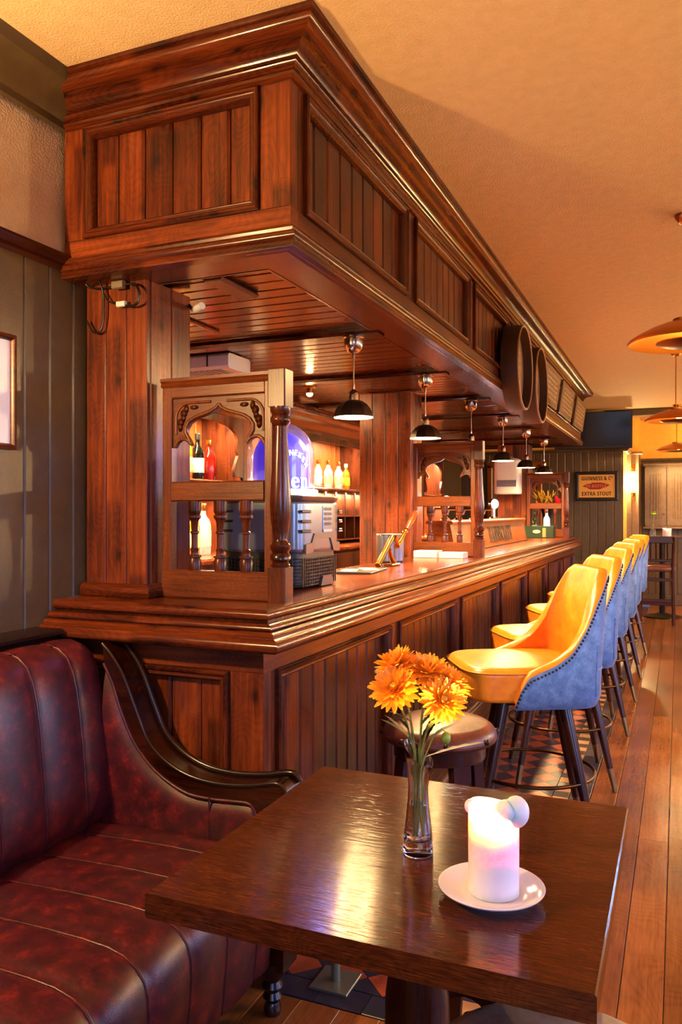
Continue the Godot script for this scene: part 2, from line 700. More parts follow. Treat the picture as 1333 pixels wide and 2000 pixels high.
# ---------------------------------------------------------------- room shell
func room() -> void:
	var W := 0.15
	var xr := 2.9
	var zb := 1.9
	var zf := -13.0
	var fl := struct("floor", MB.new().box(Vector3((xr - 3.1) / 2, -0.07, (zb + zf) / 2), Vector3(xr + 3.1 + 0.4, 0.10, zb - zf + 0.6)), wood("parquet", "v", 0.55, 0.5))
	floor_pieces(fl, xr, zb, zf)
	struct("ceiling", MB.new().box(Vector3((xr - 3.1) / 2, CEIL + 0.06, (zb + zf) / 2), Vector3(xr + 3.1 + 0.4, 0.12, zb - zf + 0.6)), M.plaster_ceiling)
	# left wall: plaster above, olive boarding below
	var wl := struct("wall_left", MB.new().box(Vector3(LX - 0.10, CEIL / 2, (zb - 2.2) / 2), Vector3(0.16, CEIL, zb + 2.2)), M.plaster_wall)
	var z := -2.235
	var k := 0
	while z < 0.4:
		plank("board", Vector3(LX - 0.01, 1.125, z + 0.054), Vector3(0.026, 2.25, 0.1065), 0.005, M.paint_olive, wl)
		z += 0.1083
		k += 1
	part("picture_rail", MB.new().mould([Vector2(-0.02, 2.20), Vector2(0.008, 2.20), Vector2(0.016, 2.21), Vector2(0.012, 2.222), Vector2(0.022, 2.232), Vector2(0.030, 2.243), Vector2(0.028, 2.252), Vector2(-0.02, 2.256)], [Vector3(LX, 0, 1.8), Vector3(LX, 0, -2.2)], Vector3.UP), wood_m("oak", 0.42, 0.4), wl)
	var tr := struct("trim_1", MB.new().mould([Vector2(0, 2.665), Vector2(0.014, 2.668), Vector2(0.016, 2.690), Vector2(0.030, 2.697), Vector2(0.045, 2.712), Vector2(0.062, 2.738), Vector2(0.095, 2.752), Vector2(0.118, 2.757), Vector2(0.128, 2.772), Vector2(0.132, 2.79)], [Vector3(LX, 0, 1.8), Vector3(LX, 0, CZ)], Vector3.UP), M.paint_olive)
	# wall closing the bar's near end, and the wall behind the bar
	struct("wall_bar_end", MB.new().box(Vector3(-2.42, CEIL / 2, -2.26), Vector3(1.06, CEIL, 0.12)), M.paint_olive)
	struct("wall_behind_bar", MB.new().box(Vector3(-3.03, CEIL / 2, (zf - 2.2) / 2), Vector3(0.16, CEIL, -zf - 2.2)), M.paint_olive)
	# right wall with windows
	var wins := [[-0.6, -2.0], [-3.4, -4.8], [-7.6, -9.0]]
	var mb := MB.new()
	var y0 := 0.85
	var y1 := 2.35
	mb.box(Vector3(xr + W / 2, y0 / 2, (zb + zf) / 2), Vector3(W, y0, zb - zf))
	mb.box(Vector3(xr + W / 2, (y1 + CEIL) / 2, (zb + zf) / 2), Vector3(W, CEIL - y1, zb - zf))
	var edge := zb
	for w in wins:
		mb.box(Vector3(xr + W / 2, (y0 + y1) / 2, (edge + w[0]) / 2), Vector3(W, y1 - y0, edge - w[0]))
		edge = w[1]
	mb.box(Vector3(xr + W / 2, (y0 + y1) / 2, (edge + zf) / 2), Vector3(W, y1 - y0, edge - zf))
	struct("wall_right", mb, M.plaster_wall)
	for i in wins.size():
		window("window_%d" % (i + 1), Vector3(xr + W / 2, (y0 + y1) / 2, (wins[i][0] + wins[i][1]) / 2), 1.4, y1 - y0, PI / 2)
	# wall behind the camera, with one window
	mb = MB.new()
	var bx0 := 0.5
	var bx1 := 2.1
	mb.box(Vector3((xr + LX) / 2, y0 / 2, zb + W / 2), Vector3(xr - LX + 0.3, y0, W))
	mb.box(Vector3((xr + LX) / 2, (y1 + CEIL) / 2, zb + W / 2), Vector3(xr - LX + 0.3, CEIL - y1, W))
	mb.box(Vector3((LX - 0.15 + bx0) / 2, (y0 + y1) / 2, zb + W / 2), Vector3(bx0 - LX + 0.15, y1 - y0, W))
	mb.box(Vector3((xr + 0.15 + bx1) / 2, (y0 + y1) / 2, zb + W / 2), Vector3(xr + 0.15 - bx1, y1 - y0, W))
	struct("wall_back", mb, M.plaster_wall)
	window("window_4", Vector3((bx0 + bx1) / 2, (y0 + y1) / 2, zb + W / 2), bx1 - bx0, y1 - y0, 0.0)
	# far end: boarded wall with the screen, stepped back towards the cupboards
	var zt := -11.45
	var wf := struct("wall_far", MB.new().box(Vector3((-2.95 - 0.69) / 2, CEIL / 2, zt - 0.4), Vector3(2.26, CEIL, 0.8)), M.paint_yellow)
	var x := -2.93
	while x < -0.70:
		var wd := minf(0.104, -0.688 - x)
		plank("board", Vector3(x + wd / 2, 1.12, zt + 0.008), Vector3(wd - 0.003, 2.24, 0.024), 0.005, M.paint_olive, wf)
		x += 0.106
	part("dado_cap", MB.new().mould([Vector2(0, 2.22), Vector2(0.03, 2.225), Vector2(0.04, 2.24), Vector2(0.055, 2.25), Vector2(0.055, 2.265), Vector2(0, 2.27)], [Vector3(-2.9, 0, zt), Vector3(-0.67, 0, zt), Vector3(-0.67, 0, zt - 0.8)], Vector3.UP), M.paint_olive, wf)
	var wr := struct("wall_return", MB.new().box(Vector3(-0.63, CEIL / 2, -12.65), Vector3(0.20, CEIL, 0.7)), M.paint_yellow)
	for i in 2:
		plank("board", Vector3(-0.672 + i * 0.098, 1.12, -12.292), Vector3(0.094, 2.24, 0.024), 0.005, M.paint_taupe, wr)
	plank("corner_board", Vector3(-0.535, 1.12, -12.5), Vector3(0.024, 2.24, 0.4), 0.005, M.paint_olive, wr)
	plank("cap", Vector3(-0.61, 2.25, -12.30), Vector3(0.26, 0.04, 0.12), 0.01, M.paint_taupe, wr)
	var wc := struct("wall_end", MB.new().box(Vector3(1.2, CEIL / 2, zf - 0.08), Vector3(3.8, CEIL, 0.16)), M.paint_yellow)
	x = -0.52
	while x < 1.2:
		plank("board", Vector3(x + 0.05, 1.09, zf + 0.01), Vector3(0.098, 2.18, 0.024), 0.005, M.paint_olive, wc)
		x += 0.101
	plank("dado_cap", Vector3(0.5, 2.19, zf + 0.03), Vector3(2.1, 0.04, 0.06), 0.01, M.paint_olive, wc)
	struct("baseboard_far", MB.new().box(Vector3(0.6, 0.08, zf + 0.035), Vector3(2.3, 0.16, 0.03), 0.008), M.paint_olive)
	struct("trim_2", MB.new().box(Vector3(0.98, 2.745, zt - 0.10), Vector3(3.84, 0.09, 0.22), 0.01), M.paint_olive)
	# doorway at the end of the bar
	var d := struct("door_1", MB.new().box(Vector3(-2.15, 1.0, zt + 0.03), Vector3(0.62, 2.0, 0.03)), M.paint_taupe)
	for yy in [[0.25, 0.85], [1.0, 1.85]]:
		for xx in [-2.29, -2.01]:
			part("door_panel", MB.new().box(Vector3(xx, (yy[0] + yy[1]) / 2, zt + 0.05), Vector3(0.2, yy[1] - yy[0], 0.02), 0.008), M.paint_taupe, d)
	var fr := MB.new()
	for xx in [-2.50, -1.80]:
		fr.box(Vector3(xx, 1.03, zt + 0.05), Vector3(0.08, 2.06, 0.07), 0.012)
	fr.box(Vector3(-2.15, 2.07, zt + 0.05), Vector3(0.78, 0.09, 0.07), 0.012)
	part("door_frame", fr, wood("oak", "v", 0.9, 0.35), d)

func window(called: String, at: Vector3, w: float, h: float, turn: float) -> void:
	var o := Node3D.new()
	o.name = called
	o.position = at
	o.rotation.y = turn
	add_child(o)
	o.set_meta("kind", "structure")
	var f := MB.new()
	for sx in [-1, 1]:
		f.box(Vector3(sx * (w / 2 - 0.03), 0, 0), Vector3(0.06, h, 0.09), 0.006)
		f.box(Vector3(0, sx * (h / 2 - 0.03), 0), Vector3(w, 0.06, 0.09), 0.006)
	part("window_frame", f, M.paint_taupe, o)
	part("glazing_bar", MB.new().box(Vector3.ZERO, Vector3(0.04, h - 0.12, 0.05), 0.005), M.paint_taupe, o)
	part("glazing_bar", MB.new().box(Vector3(0, h * 0.18, 0), Vector3(w - 0.12, 0.04, 0.05), 0.005), M.paint_taupe, o)
	for sx in [-1, 1]:
		for yy in [[-h / 2, h * 0.18], [h * 0.18, h / 2]]:
			part("pane", MB.new().quad_pane(Vector3(sx * w / 4, (yy[0] + yy[1]) / 2, 0), w / 2 - 0.02, yy[1] - yy[0] - 0.02), M.window_glass, o)

func floor_pieces(fl: Node, xr: float, zb: float, zf: float) -> void:
	var pw := 0.1195
	var x := -0.398
	var row := 0
	while x < 1.15:
		var z := 0.6 - rng.randf() * 1.2
		var first := true
		while z > zf:
			var ln := 1.1 + rng.randf() * 1.3
			var z0 := minf(z, 0.6)
			var z1 := maxf(z - ln, zf)
			if z0 - z1 > 0.05:
				var m := wood("parquet", "v", [0.84, 0.9, 0.95, 0.88, 0.8][rng.randi() % 5], 0.24, float(rng.randi() % 6), 0.18, 1.1)
				plank("plank", Vector3(x + pw / 2, -0.011, (z0 + z1) / 2), Vector3(pw - 0.002, 0.022, z0 - z1 - 0.002), 0.0022, m, fl)
			z -= ln
		x += pw
		row += 1
	x = -0.398 - pw
	while x > -1.95:
		for q in [[0.6, -0.9], [-0.9, -2.062], [-9.7, -11.4]]:
			var m2 := wood("parquet", "v", [0.84, 0.9, 0.95, 0.88][rng.randi() % 4], 0.24, float(rng.randi() % 6), 0.18, 1.1)
			plank("plank", Vector3(x + pw / 2, -0.011, (q[0] + q[1]) / 2), Vector3(pw - 0.0012, 0.022, q[0] - q[1] - 0.0015), 0.0012, m2, fl)
		x -= pw
	# tiled strip along the bar
	part("tile_bed", MB.new().box(Vector3(-0.76, -0.014, -5.86), Vector3(0.72, 0.018, 7.6)), M.grout, fl)
	var y := -0.004
	var zz := -2.068
	while zz > -9.6:      # slate border beside the boards
		var m3: Material = M.tile_blue
		plank("border_tile", Vector3(-0.447, y, zz - 0.0745), Vector3(0.092, 0.010, 0.146), 0.0015, m3, fl)
		zz -= 0.149
	zz = -2.165
	var i := 0
	while zz > -7.2:      # small squares
		for c in 1:
			plank("square_tile", Vector3(-0.535, y, zz - 0.037), Vector3(0.072, 0.010, 0.072), 0.0012, M.tile_buff if i % 2 == 0 else M.tile_blue, fl)
		zz -= 0.0745
		i += 1
	x = -1.112
	while x < -0.51:
		plank("border_tile", Vector3(x + 0.0735, y, -2.114), Vector3(0.1445, 0.010, 0.092), 0.0015, M.tile_blue, fl)
		x += 0.1475
	var h := 0.0735
	var n := 0
	var field := PackedVector2Array([Vector2(-1.115, -2.163), Vector2(-0.574, -2.163), Vector2(-0.574, -9.6), Vector2(-1.115, -9.6)])
	var far := {true: MB.new(), false: MB.new()}
	for b in 102:
		for a in 10:
			if (a + b) % 2:
				continue
			var c := Vector2(-1.155 + a * h, -2.163 - b * h)
			var e := h - 0.0014
			var poly := PackedVector2Array([c + Vector2(e, 0), c + Vector2(0, e), c + Vector2(-e, 0), c + Vector2(0, -e)])
			var cut := Geometry2D.intersect_polygons(poly, field)
			if cut.is_empty() or cut[0].size() < 3:
				continue
			var dark := b % 2 == 0
			var xf := Transform3D(Basis(Vector3.RIGHT, Vector3.BACK, Vector3.DOWN), Vector3(0, 0.0008, 0))
			if n < 290:
				part("diamond_tile", MB.new().prism(cut[0], 0.009, xf, 2.0), M.tile_blue if dark else M.tile_red, fl)
			else:
				far[dark].prism(cut[0], 0.009, xf, 2.0)
			n += 1
	for dk in far:
		part("diamond_tiles", far[dk], M.tile_blue if dk else M.tile_red, fl).set_meta("kind", "stuff")

# ---------------------------------------------------------------- joinery helpers
func pine_mat(dir: String, lo := 0.72, hi := 1.05) -> StandardMaterial3D:
	var tones := [lo, lerpf(lo, hi, 0.3), lerpf(lo, hi, 0.55), lerpf(lo, hi, 0.8), hi]
	return wood("mahogany", dir, tones[rng.randi() % 5], 0.31, float(rng.randi() % 5))

const FRAME_PROF := [Vector2(0, -0.004), Vector2(0, 0.012), Vector2(0.005, 0.017), Vector2(0.011, 0.016), Vector2(0.014, 0.010), Vector2(0.019, 0.008), Vector2(0.025, 0.010), Vector2(0.030, 0.006), Vector2(0.033, -0.002), Vector2(0.036, -0.008), Vector2(0.036, -0.026)]

func panel_side(par: Node, face: String, at: float, a0: float, a1: float, y0: float, y1: float, bw: float, lo := 0.72, hi := 1.05) -> void:
	# a recessed panel of tongue and groove boards with a moulded frame; face "x": plane x = at, runs along z; face "z": plane z = at, runs along x
	var up := Vector3(1, 0, 0) if face == "x" else Vector3(0, 0, 1)
	var P := func(a: float, y: float) -> Vector3: return Vector3(at, y, a) if face == "x" else Vector3(a, y, at)
	var lo_a := minf(a0, a1)
	var hi_a := maxf(a0, a1)
	var path: Array
	if face == "x":
		path = [P.call(hi_a, y0), P.call(lo_a, y0), P.call(lo_a, y1), P.call(hi_a, y1)]
	else:
		path = [P.call(lo_a, y0), P.call(hi_a, y0), P.call(hi_a, y1), P.call(lo_a, y1)]
	part("panel_moulding", MB.new().mould(FRAME_PROF, path, up, true, true), wood_m("mahogany", 0.8, 0.26), par)
	var n := maxi(1, roundi((hi_a - lo_a - 0.02) / bw))
	var w := (hi_a - lo_a - 0.02) / n
	for i in n:
		var c: Vector3 = P.call(lo_a + 0.01 + w * (i + 0.5), (y0 + y1) / 2) - up * 0.030
		var s := Vector3(0.018, y1 - y0 - 0.01, w - 0.003) if face == "x" else Vector3(w - 0.003, y1 - y0 - 0.01, 0.018)
		plank("board", c, s, 0.008, pine_mat("v", lo, hi), par)
	var bc: Vector3 = P.call((lo_a + hi_a) / 2, (y0 + y1) / 2) - up * 0.045
	part("backing", MB.new().box(bc, Vector3(0.01, y1 - y0 + 0.02, hi_a - lo_a + 0.02) if face == "x" else Vector3(hi_a - lo_a + 0.02, y1 - y0 + 0.02, 0.01)), M.black_wood, par)

func bar_at(par: Node, called: String, face: String, at: float, a0: float, a1: float, y0: float, y1: float, dir: String, tone := 0.9, th := 0.05) -> void:
	var c := Vector3(at - th / 2, (y0 + y1) / 2, (a0 + a1) / 2) if face == "x" else Vector3((a0 + a1) / 2, (y0 + y1) / 2, at - th / 2)
	var s := Vector3(th, y1 - y0, absf(a1 - a0)) if face == "x" else Vector3(absf(a1 - a0), y1 - y0, th)
	part(called, MB.new().box(c, s, 0.002), wood("mahogany", dir, tone, 0.31, float(rng.randi() % 4)), par)

# ---------------------------------------------------------------- counter
func bar_counter() -> void:
	var o := thing("bar_counter", "long panelled mahogany bar counter with moulded edge and boarded front", "bar counter")
	var y0 := 0.22
	var y1 := 0.925
	# end panel, facing the bench
	bar_at(o, "rail", "z", BZ, LX, BX, y1, 1.01, "u")
	bar_at(o, "rail", "z", BZ, LX, BX, 0.0, y0, "u")
	bar_at(o, "stile", "z", BZ, -1.235, BX, y0, y1, "v", 0.95)
	bar_at(o, "stile", "z", BZ, LX, -1.79, y0, y1, "v", 0.95)
	panel_side(o, "z", BZ, -1.79, -1.235, y0, y1, 0.105, 0.75, 1.0)
	# front, facing the room
	bar_at(o, "rail", "x", BX, BZ - 0.05, EZ, y1, 1.01, "u")
	bar_at(o, "rail", "x", BX, BZ - 0.05, EZ, 0.12, y0, "u")
	bar_at(o, "plinth", "x", BX + 0.012, BZ, EZ, 0.0, 0.12, "u", 0.7, 0.06)
	var edges := [BZ]
	for i in 6:
		edges.append(S0 - PITCH * i)
	edges.append(EZ)
	for i in 7:
		var a: float = edges[i] - (0.075 if i == 0 else 0.055)
		var b: float = edges[i + 1] + (0.08 if i == 6 else 0.055)
		panel_side(o, "x", BX, a, b, y0, y1, 0.098, 0.6, 0.88)
	for i in 8:
		var a2: float = edges[i] + (-0.05 if i == 0 else 0.055)
		var b2: float = edges[i] - (0.075 if i == 0 else 0.055)
		if i == 7:
			a2 = edges[i] + 0.08
			b2 = edges[i]
		bar_at(o, "stile", "x", BX, a2, b2, y0, y1, "v", 0.85)
	# back and far end
	part("carcass", MB.new().box(Vector3(-1.56, 0.52, (BZ + EZ) / 2 - 0.15), Vector3(0.03, 1.04, BZ - EZ - 0.4)), wood("mahogany", "v", 0.7), o)
	part("end_board", MB.new().box(Vector3(-1.35, 0.5, EZ + 0.015), Vector3(0.44, 1.0, 0.03)), wood("mahogany", "v", 0.7), o)
	# top: long slab and the return to the wall
	var slab := PackedVector2Array([Vector2(LX, -2.05), Vector2(-1.10, -2.05), Vector2(-1.10, -9.6), Vector2(-1.58, -9.6), Vector2(-1.58, -2.47), Vector2(LX, -2.47)])
	part("counter_top", MB.new().prism(slab, 0.10, Transform3D(Basis(Vector3.RIGHT, Vector3.BACK, Vector3.DOWN), Vector3(0, TOP - 0.0005, 0)), 2.0), wood("mahogany", "v", 1.12, 0.22, 0.0, 0.15), o)
	var prof := [Vector2(-0.01, 1.1152), Vector2(0.006, 1.1152), Vector2(0.018, 1.1135), Vector2(0.026, 1.107), Vector2(0.029, 1.098), Vector2(0.026, 1.089), Vector2(0.018, 1.083), Vector2(0.008, 1.081), Vector2(0.008, 1.078), Vector2(0.034, 1.078), Vector2(0.044, 1.075), Vector2(0.050, 1.068), Vector2(0.050, 1.061), Vector2(0.045, 1.057), Vector2(0.056, 1.056), Vector2(0.066, 1.053), Vector2(0.071, 1.047), Vector2(0.070, 1.042), Vector2(0.074, 1.041), Vector2(0.085, 1.037), Vector2(0.093, 1.029), Vector2(0.096, 1.018), Vector2(0.092, 1.008), Vector2(0.082, 1.001), Vector2(0.070, 0.998), Vector2(0.0, 0.998)]
	var path := [Vector3(LX, 0, BZ), Vector3(BX, 0, BZ), Vector3(BX, 0, EZ), Vector3(-1.58, 0, EZ)]
	part("edge_moulding", MB.new().mould(prof, path, Vector3.UP), wood_m("mahogany", 0.9, 0.2), o)
	# foot rail on floor posts
	var r := thing("foot_rail", "brass foot rail on square-plated posts along the bar front", "foot rail")
	part("rail", MB.new().tube([Vector3(-0.945, 0.235, -2.12), Vector3(-0.945, 0.235, -9.4)], 0.022, 12), plain("worn_brass", Color(0.62, 0.55, 0.45), 0.3, 0.9), r)
	var z := -2.177
	while z > -9.5:
		part("post", MB.new().tube([Vector3(-0.94, 0.0, z), Vector3(-0.94, 0.225, z)], 0.014, 10), plain("worn_steel", Color(0.50, 0.52, 0.46), 0.4, 0.7), r)
		part("foot_plate", MB.new().box(Vector3(-0.94, 0.0045, z), Vector3(0.12, 0.007, 0.12), 0.002), M.worn_steel, r)
		z -= 1.46

# ---------------------------------------------------------------- canopy over the bar
func canopy() -> void:
	var o := thing("bar_canopy", "panelled wooden canopy with heavy moulded cornice above the bar", "canopy")
	var y0 := 2.30
	var y1 := 2.665
	bar_at(o, "rail", "z", CZ, LX, CX, y1, 2.79, "u", 1.05)
	bar_at(o, "rail", "z", CZ, LX, CX, 2.175, y0, "u", 1.05)
	bar_at(o, "stile", "z", CZ, LX, -1.805, y0, y1, "v", 1.0)
	bar_at(o, "stile", "z", CZ, -1.15, CX, y0, y1, "v", 1.1)
	panel_side(o, "z", CZ, -1.805, -1.15, y0, y1, 0.105, 0.85, 1.15)
	bar_at(o, "rail", "x", CX, CZ - 0.05, EZ, y1, 2.79, "u", 0.85)
	bar_at(o, "rail", "x", CX, CZ - 0.05, EZ, 2.175, y0, "u", 0.85)
	var edges := [CZ]
	for i in 6:
		edges.append(S0 - PITCH * i)
	edges.append(EZ)
	for i in 7:
		var a: float = edges[i] - (0.09 if i == 0 else 0.055)
		var b: float = edges[i + 1] + (0.09 if i == 6 else 0.055)
		panel_side(o, "x", CX, a, b, y0, y1, 0.108, 0.62, 0.85)
	for i in 8:
		var a2: float = edges[i] + (-0.05 if i == 0 else 0.055)
		var b2: float = edges[i] - (0.09 if i == 0 else 0.055)
		if i == 7:
			a2 = edges[i] + 0.09
			b2 = edges[i]
		bar_at(o, "stile", "x", CX, a2, b2, y0, y1, "v", 0.85)
	bar_at(o, "end_board", "z", EZ + 0.05, -2.9, CX, 2.175, 2.79, "u", 0.7)
	var crown := [Vector2(-0.01, 2.668), Vector2(0.010, 2.668), Vector2(0.019, 2.673), Vector2(0.021, 2.682), Vector2(0.015, 2.689), Vector2(0.020, 2.690), Vector2(0.031, 2.694), Vector2(0.035, 2.702), Vector2(0.032, 2.709), Vector2(0.040, 2.711), Vector2(0.043, 2.717), Vector2(0.050, 2.724), Vector2(0.062, 2.734), Vector2(0.079, 2.741), Vector2(0.100, 2.745), Vector2(0.114, 2.750), Vector2(0.122, 2.759), Vector2(0.124, 2.768), Vector2(0.119, 2.777), Vector2(0.131, 2.779), Vector2(0.134, 2.79), Vector2(0.0, 2.79)]
	var path := [Vector3(LX, 0, CZ), Vector3(CX, 0, CZ), Vector3(CX, 0, EZ), Vector3(-2.9, 0, EZ)]
	part("cornice", MB.new().mould(crown, path, Vector3.UP), wood_m("mahogany", 0.85, 0.2), o)
	var low := [Vector2(-0.01, 2.245), Vector2(0.008, 2.242), Vector2(0.014, 2.232), Vector2(0.012, 2.224), Vector2(0.020, 2.220), Vector2(0.026, 2.210), Vector2(0.024, 2.200), Vector2(0.016, 2.194), Vector2(0.020, 2.186), Vector2(0.018, 2.173), Vector2(-0.02, 2.170)]
	part("lower_moulding", MB.new().mould(low, path, Vector3.UP), wood_m("mahogany", 0.85, 0.24), o)
	# underside
	part("ceiling_frame", MB.new().box(Vector3(CX - 0.075, 2.18, (CZ + EZ) / 2), Vector3(0.15, 0.018, CZ - EZ), 0.002), wood("mahogany", "v", 0.85, 0.26), o)
	part("ceiling_frame", MB.new().box(Vector3((LX + CX) / 2 - 0.5, 2.1805, CZ - 0.075), Vector3(CX - LX + 0.85, 0.018, 0.15), 0.002), wood("mahogany", "u", 0.85, 0.26), o)
	part("ceiling_bead", MB.new().mould([Vector2(0, 2.17), Vector2(0.012, 2.171), Vector2(0.018, 2.178), Vector2(0.024, 2.182), Vector2(0.024, 2.20)], [Vector3(-2.9, 0, CZ - 0.15), Vector3(CX - 0.15, 0, CZ - 0.15), Vector3(CX - 0.15, 0, EZ + 0.05)], Vector3.UP, false, true), wood_m("mahogany", 0.9, 0.24), o)
	var z := CZ - 0.155
	var x0 := -2.95
	var x1 := CX - 0.14
	while z > EZ + 0.03:
		plank("ceiling_board", Vector3((x0 + x1) / 2, 2.198, z - 0.0455), Vector3(x1 - x0, 0.014, 0.0872), 0.006, wood("oak", "u", [0.60, 0.66, 0.72, 0.68][rng.randi() % 4], 0.19, float(rng.randi() % 5), 0.2), o)
		z -= 0.091
	for i in 7:
		var bz := S0 - PITCH * i
		part("beam", MB.new().mould([Vector2(-0.05, 2.21), Vector2(-0.05, 2.176), Vector2(-0.04, 2.170), Vector2(-0.034, 2.164), Vector2(0.034, 2.164), Vector2(0.04, 2.170), Vector2(0.05, 2.176), Vector2(0.05, 2.21)], [Vector3(x0, 0, bz), Vector3(CX - 0.13, 0, bz)], Vector3.UP), wood_m("mahogany", 0.55, 0.26), o)
	part("roof", MB.new().box(Vector3(-2.0, 2.235, (CZ + EZ) / 2), Vector3(1.9, 0.04, CZ - EZ - 0.1)), M.black_wood, o)

# ---------------------------------------------------------------- pillars
func pillar(label: String, x0: float, x1: float, zf: float, depth: float, y0: float, n: int) -> Node3D:
	var o := thing("bar_pillar", label, "pillar", Vector3(0, 0, 0))
	part("core", MB.new().box(Vector3((x0 + x1) / 2, (y0 + 2.175) / 2, zf - depth / 2), Vector3(x1 - x0 - 0.03, 2.175 - y0, depth - 0.03)), M.black_wood, o)
	var w := (x1 - x0) / n
	for i in n:
		plank("board", Vector3(x0 + w * (i + 0.5), (y0 + 2.175) / 2, zf - 0.012), Vector3(w - 0.002, 2.175 - y0, 0.022), 0.004, wood("mahogany", "v", [0.95, 1.05, 1.15, 1.1][rng.randi() % 4], 0.34, float(rng.randi() % 5)), o)
	var m := maxi(2, roundi(depth / 0.11))
	for i in m:
		plank("board", Vector3(x1 - 0.011, (y0 + 2.175) / 2, zf - 0.024 - (depth - 0.024) / m * (i + 0.5)), Vector3(0.022, 2.175 - y0, (depth - 0.024) / m - 0.002), 0.004, wood("mahogany", "v", [0.8, 0.9, 1.0][rng.randi() % 3], 0.34, float(rng.randi() % 5)), o)
	return o

func pillars() -> void:
	var o := pillar("boarded wooden corner pillar standing on the counter against the wall", LX + 0.012, -1.625, -2.18, 0.26, TOP, 3)
	part("base_moulding", MB.new().mould([Vector2(-0.01, TOP + 0.045), Vector2(0.012, TOP + 0.045), Vector2(0.024, TOP + 0.040), Vector2(0.031, TOP + 0.028), Vector2(0.031, TOP + 0.014), Vector2(0.024, TOP), Vector2(0, TOP)], [Vector3(LX + 0.012, 0, -2.18), Vector3(-1.625, 0, -2.18), Vector3(-1.625, 0, -2.30)], Vector3.UP), wood_m("mahogany", 0.85, 0.25), o)
	pillar("boarded wooden pillar behind the counter beside the brass corkscrew", -1.945, -1.585, -4.90, 0.23, 0.0, 4)
	pillar("boarded wooden pillar behind the counter beside the white towel dispenser", -1.945, -1.585, -9.27, 0.25, 0.0, 4)

# ---------------------------------------------------------------- carved screens on the counter
func screens() -> void:
	screen(-2.25, "carved oak screen with ogee arch and spindles beside the drinks cooler")
	screen(-4.98, "carved oak screen with ogee arch beside the napkin stacks")
	screen(-9.24, "carved oak screen with ogee arch behind the green crate")

func spindle_prof(y0: float, y1: float, r: float) -> Array:
	var P := [[0.0, 0.9], [0.14, 1.0], [0.18, 0.8], [0.19, 1.05], [0.215, 1.05], [0.225, 0.62], [0.26, 0.55], [0.30, 0.7], [0.32, 0.5], [0.40, 0.48], [0.52, 0.52], [0.535, 0.68], [0.555, 0.68], [0.57, 0.5], [0.70, 0.6], [0.74, 0.85], [0.755, 1.02], [0.79, 1.02], [0.80, 0.75], [0.83, 0.98], [0.86, 1.0], [1.0, 1.0]]
	var out := []
	for p in P:
		out.append(Vector2(r * p[1], lerpf(y0, y1, p[0])))
	return out

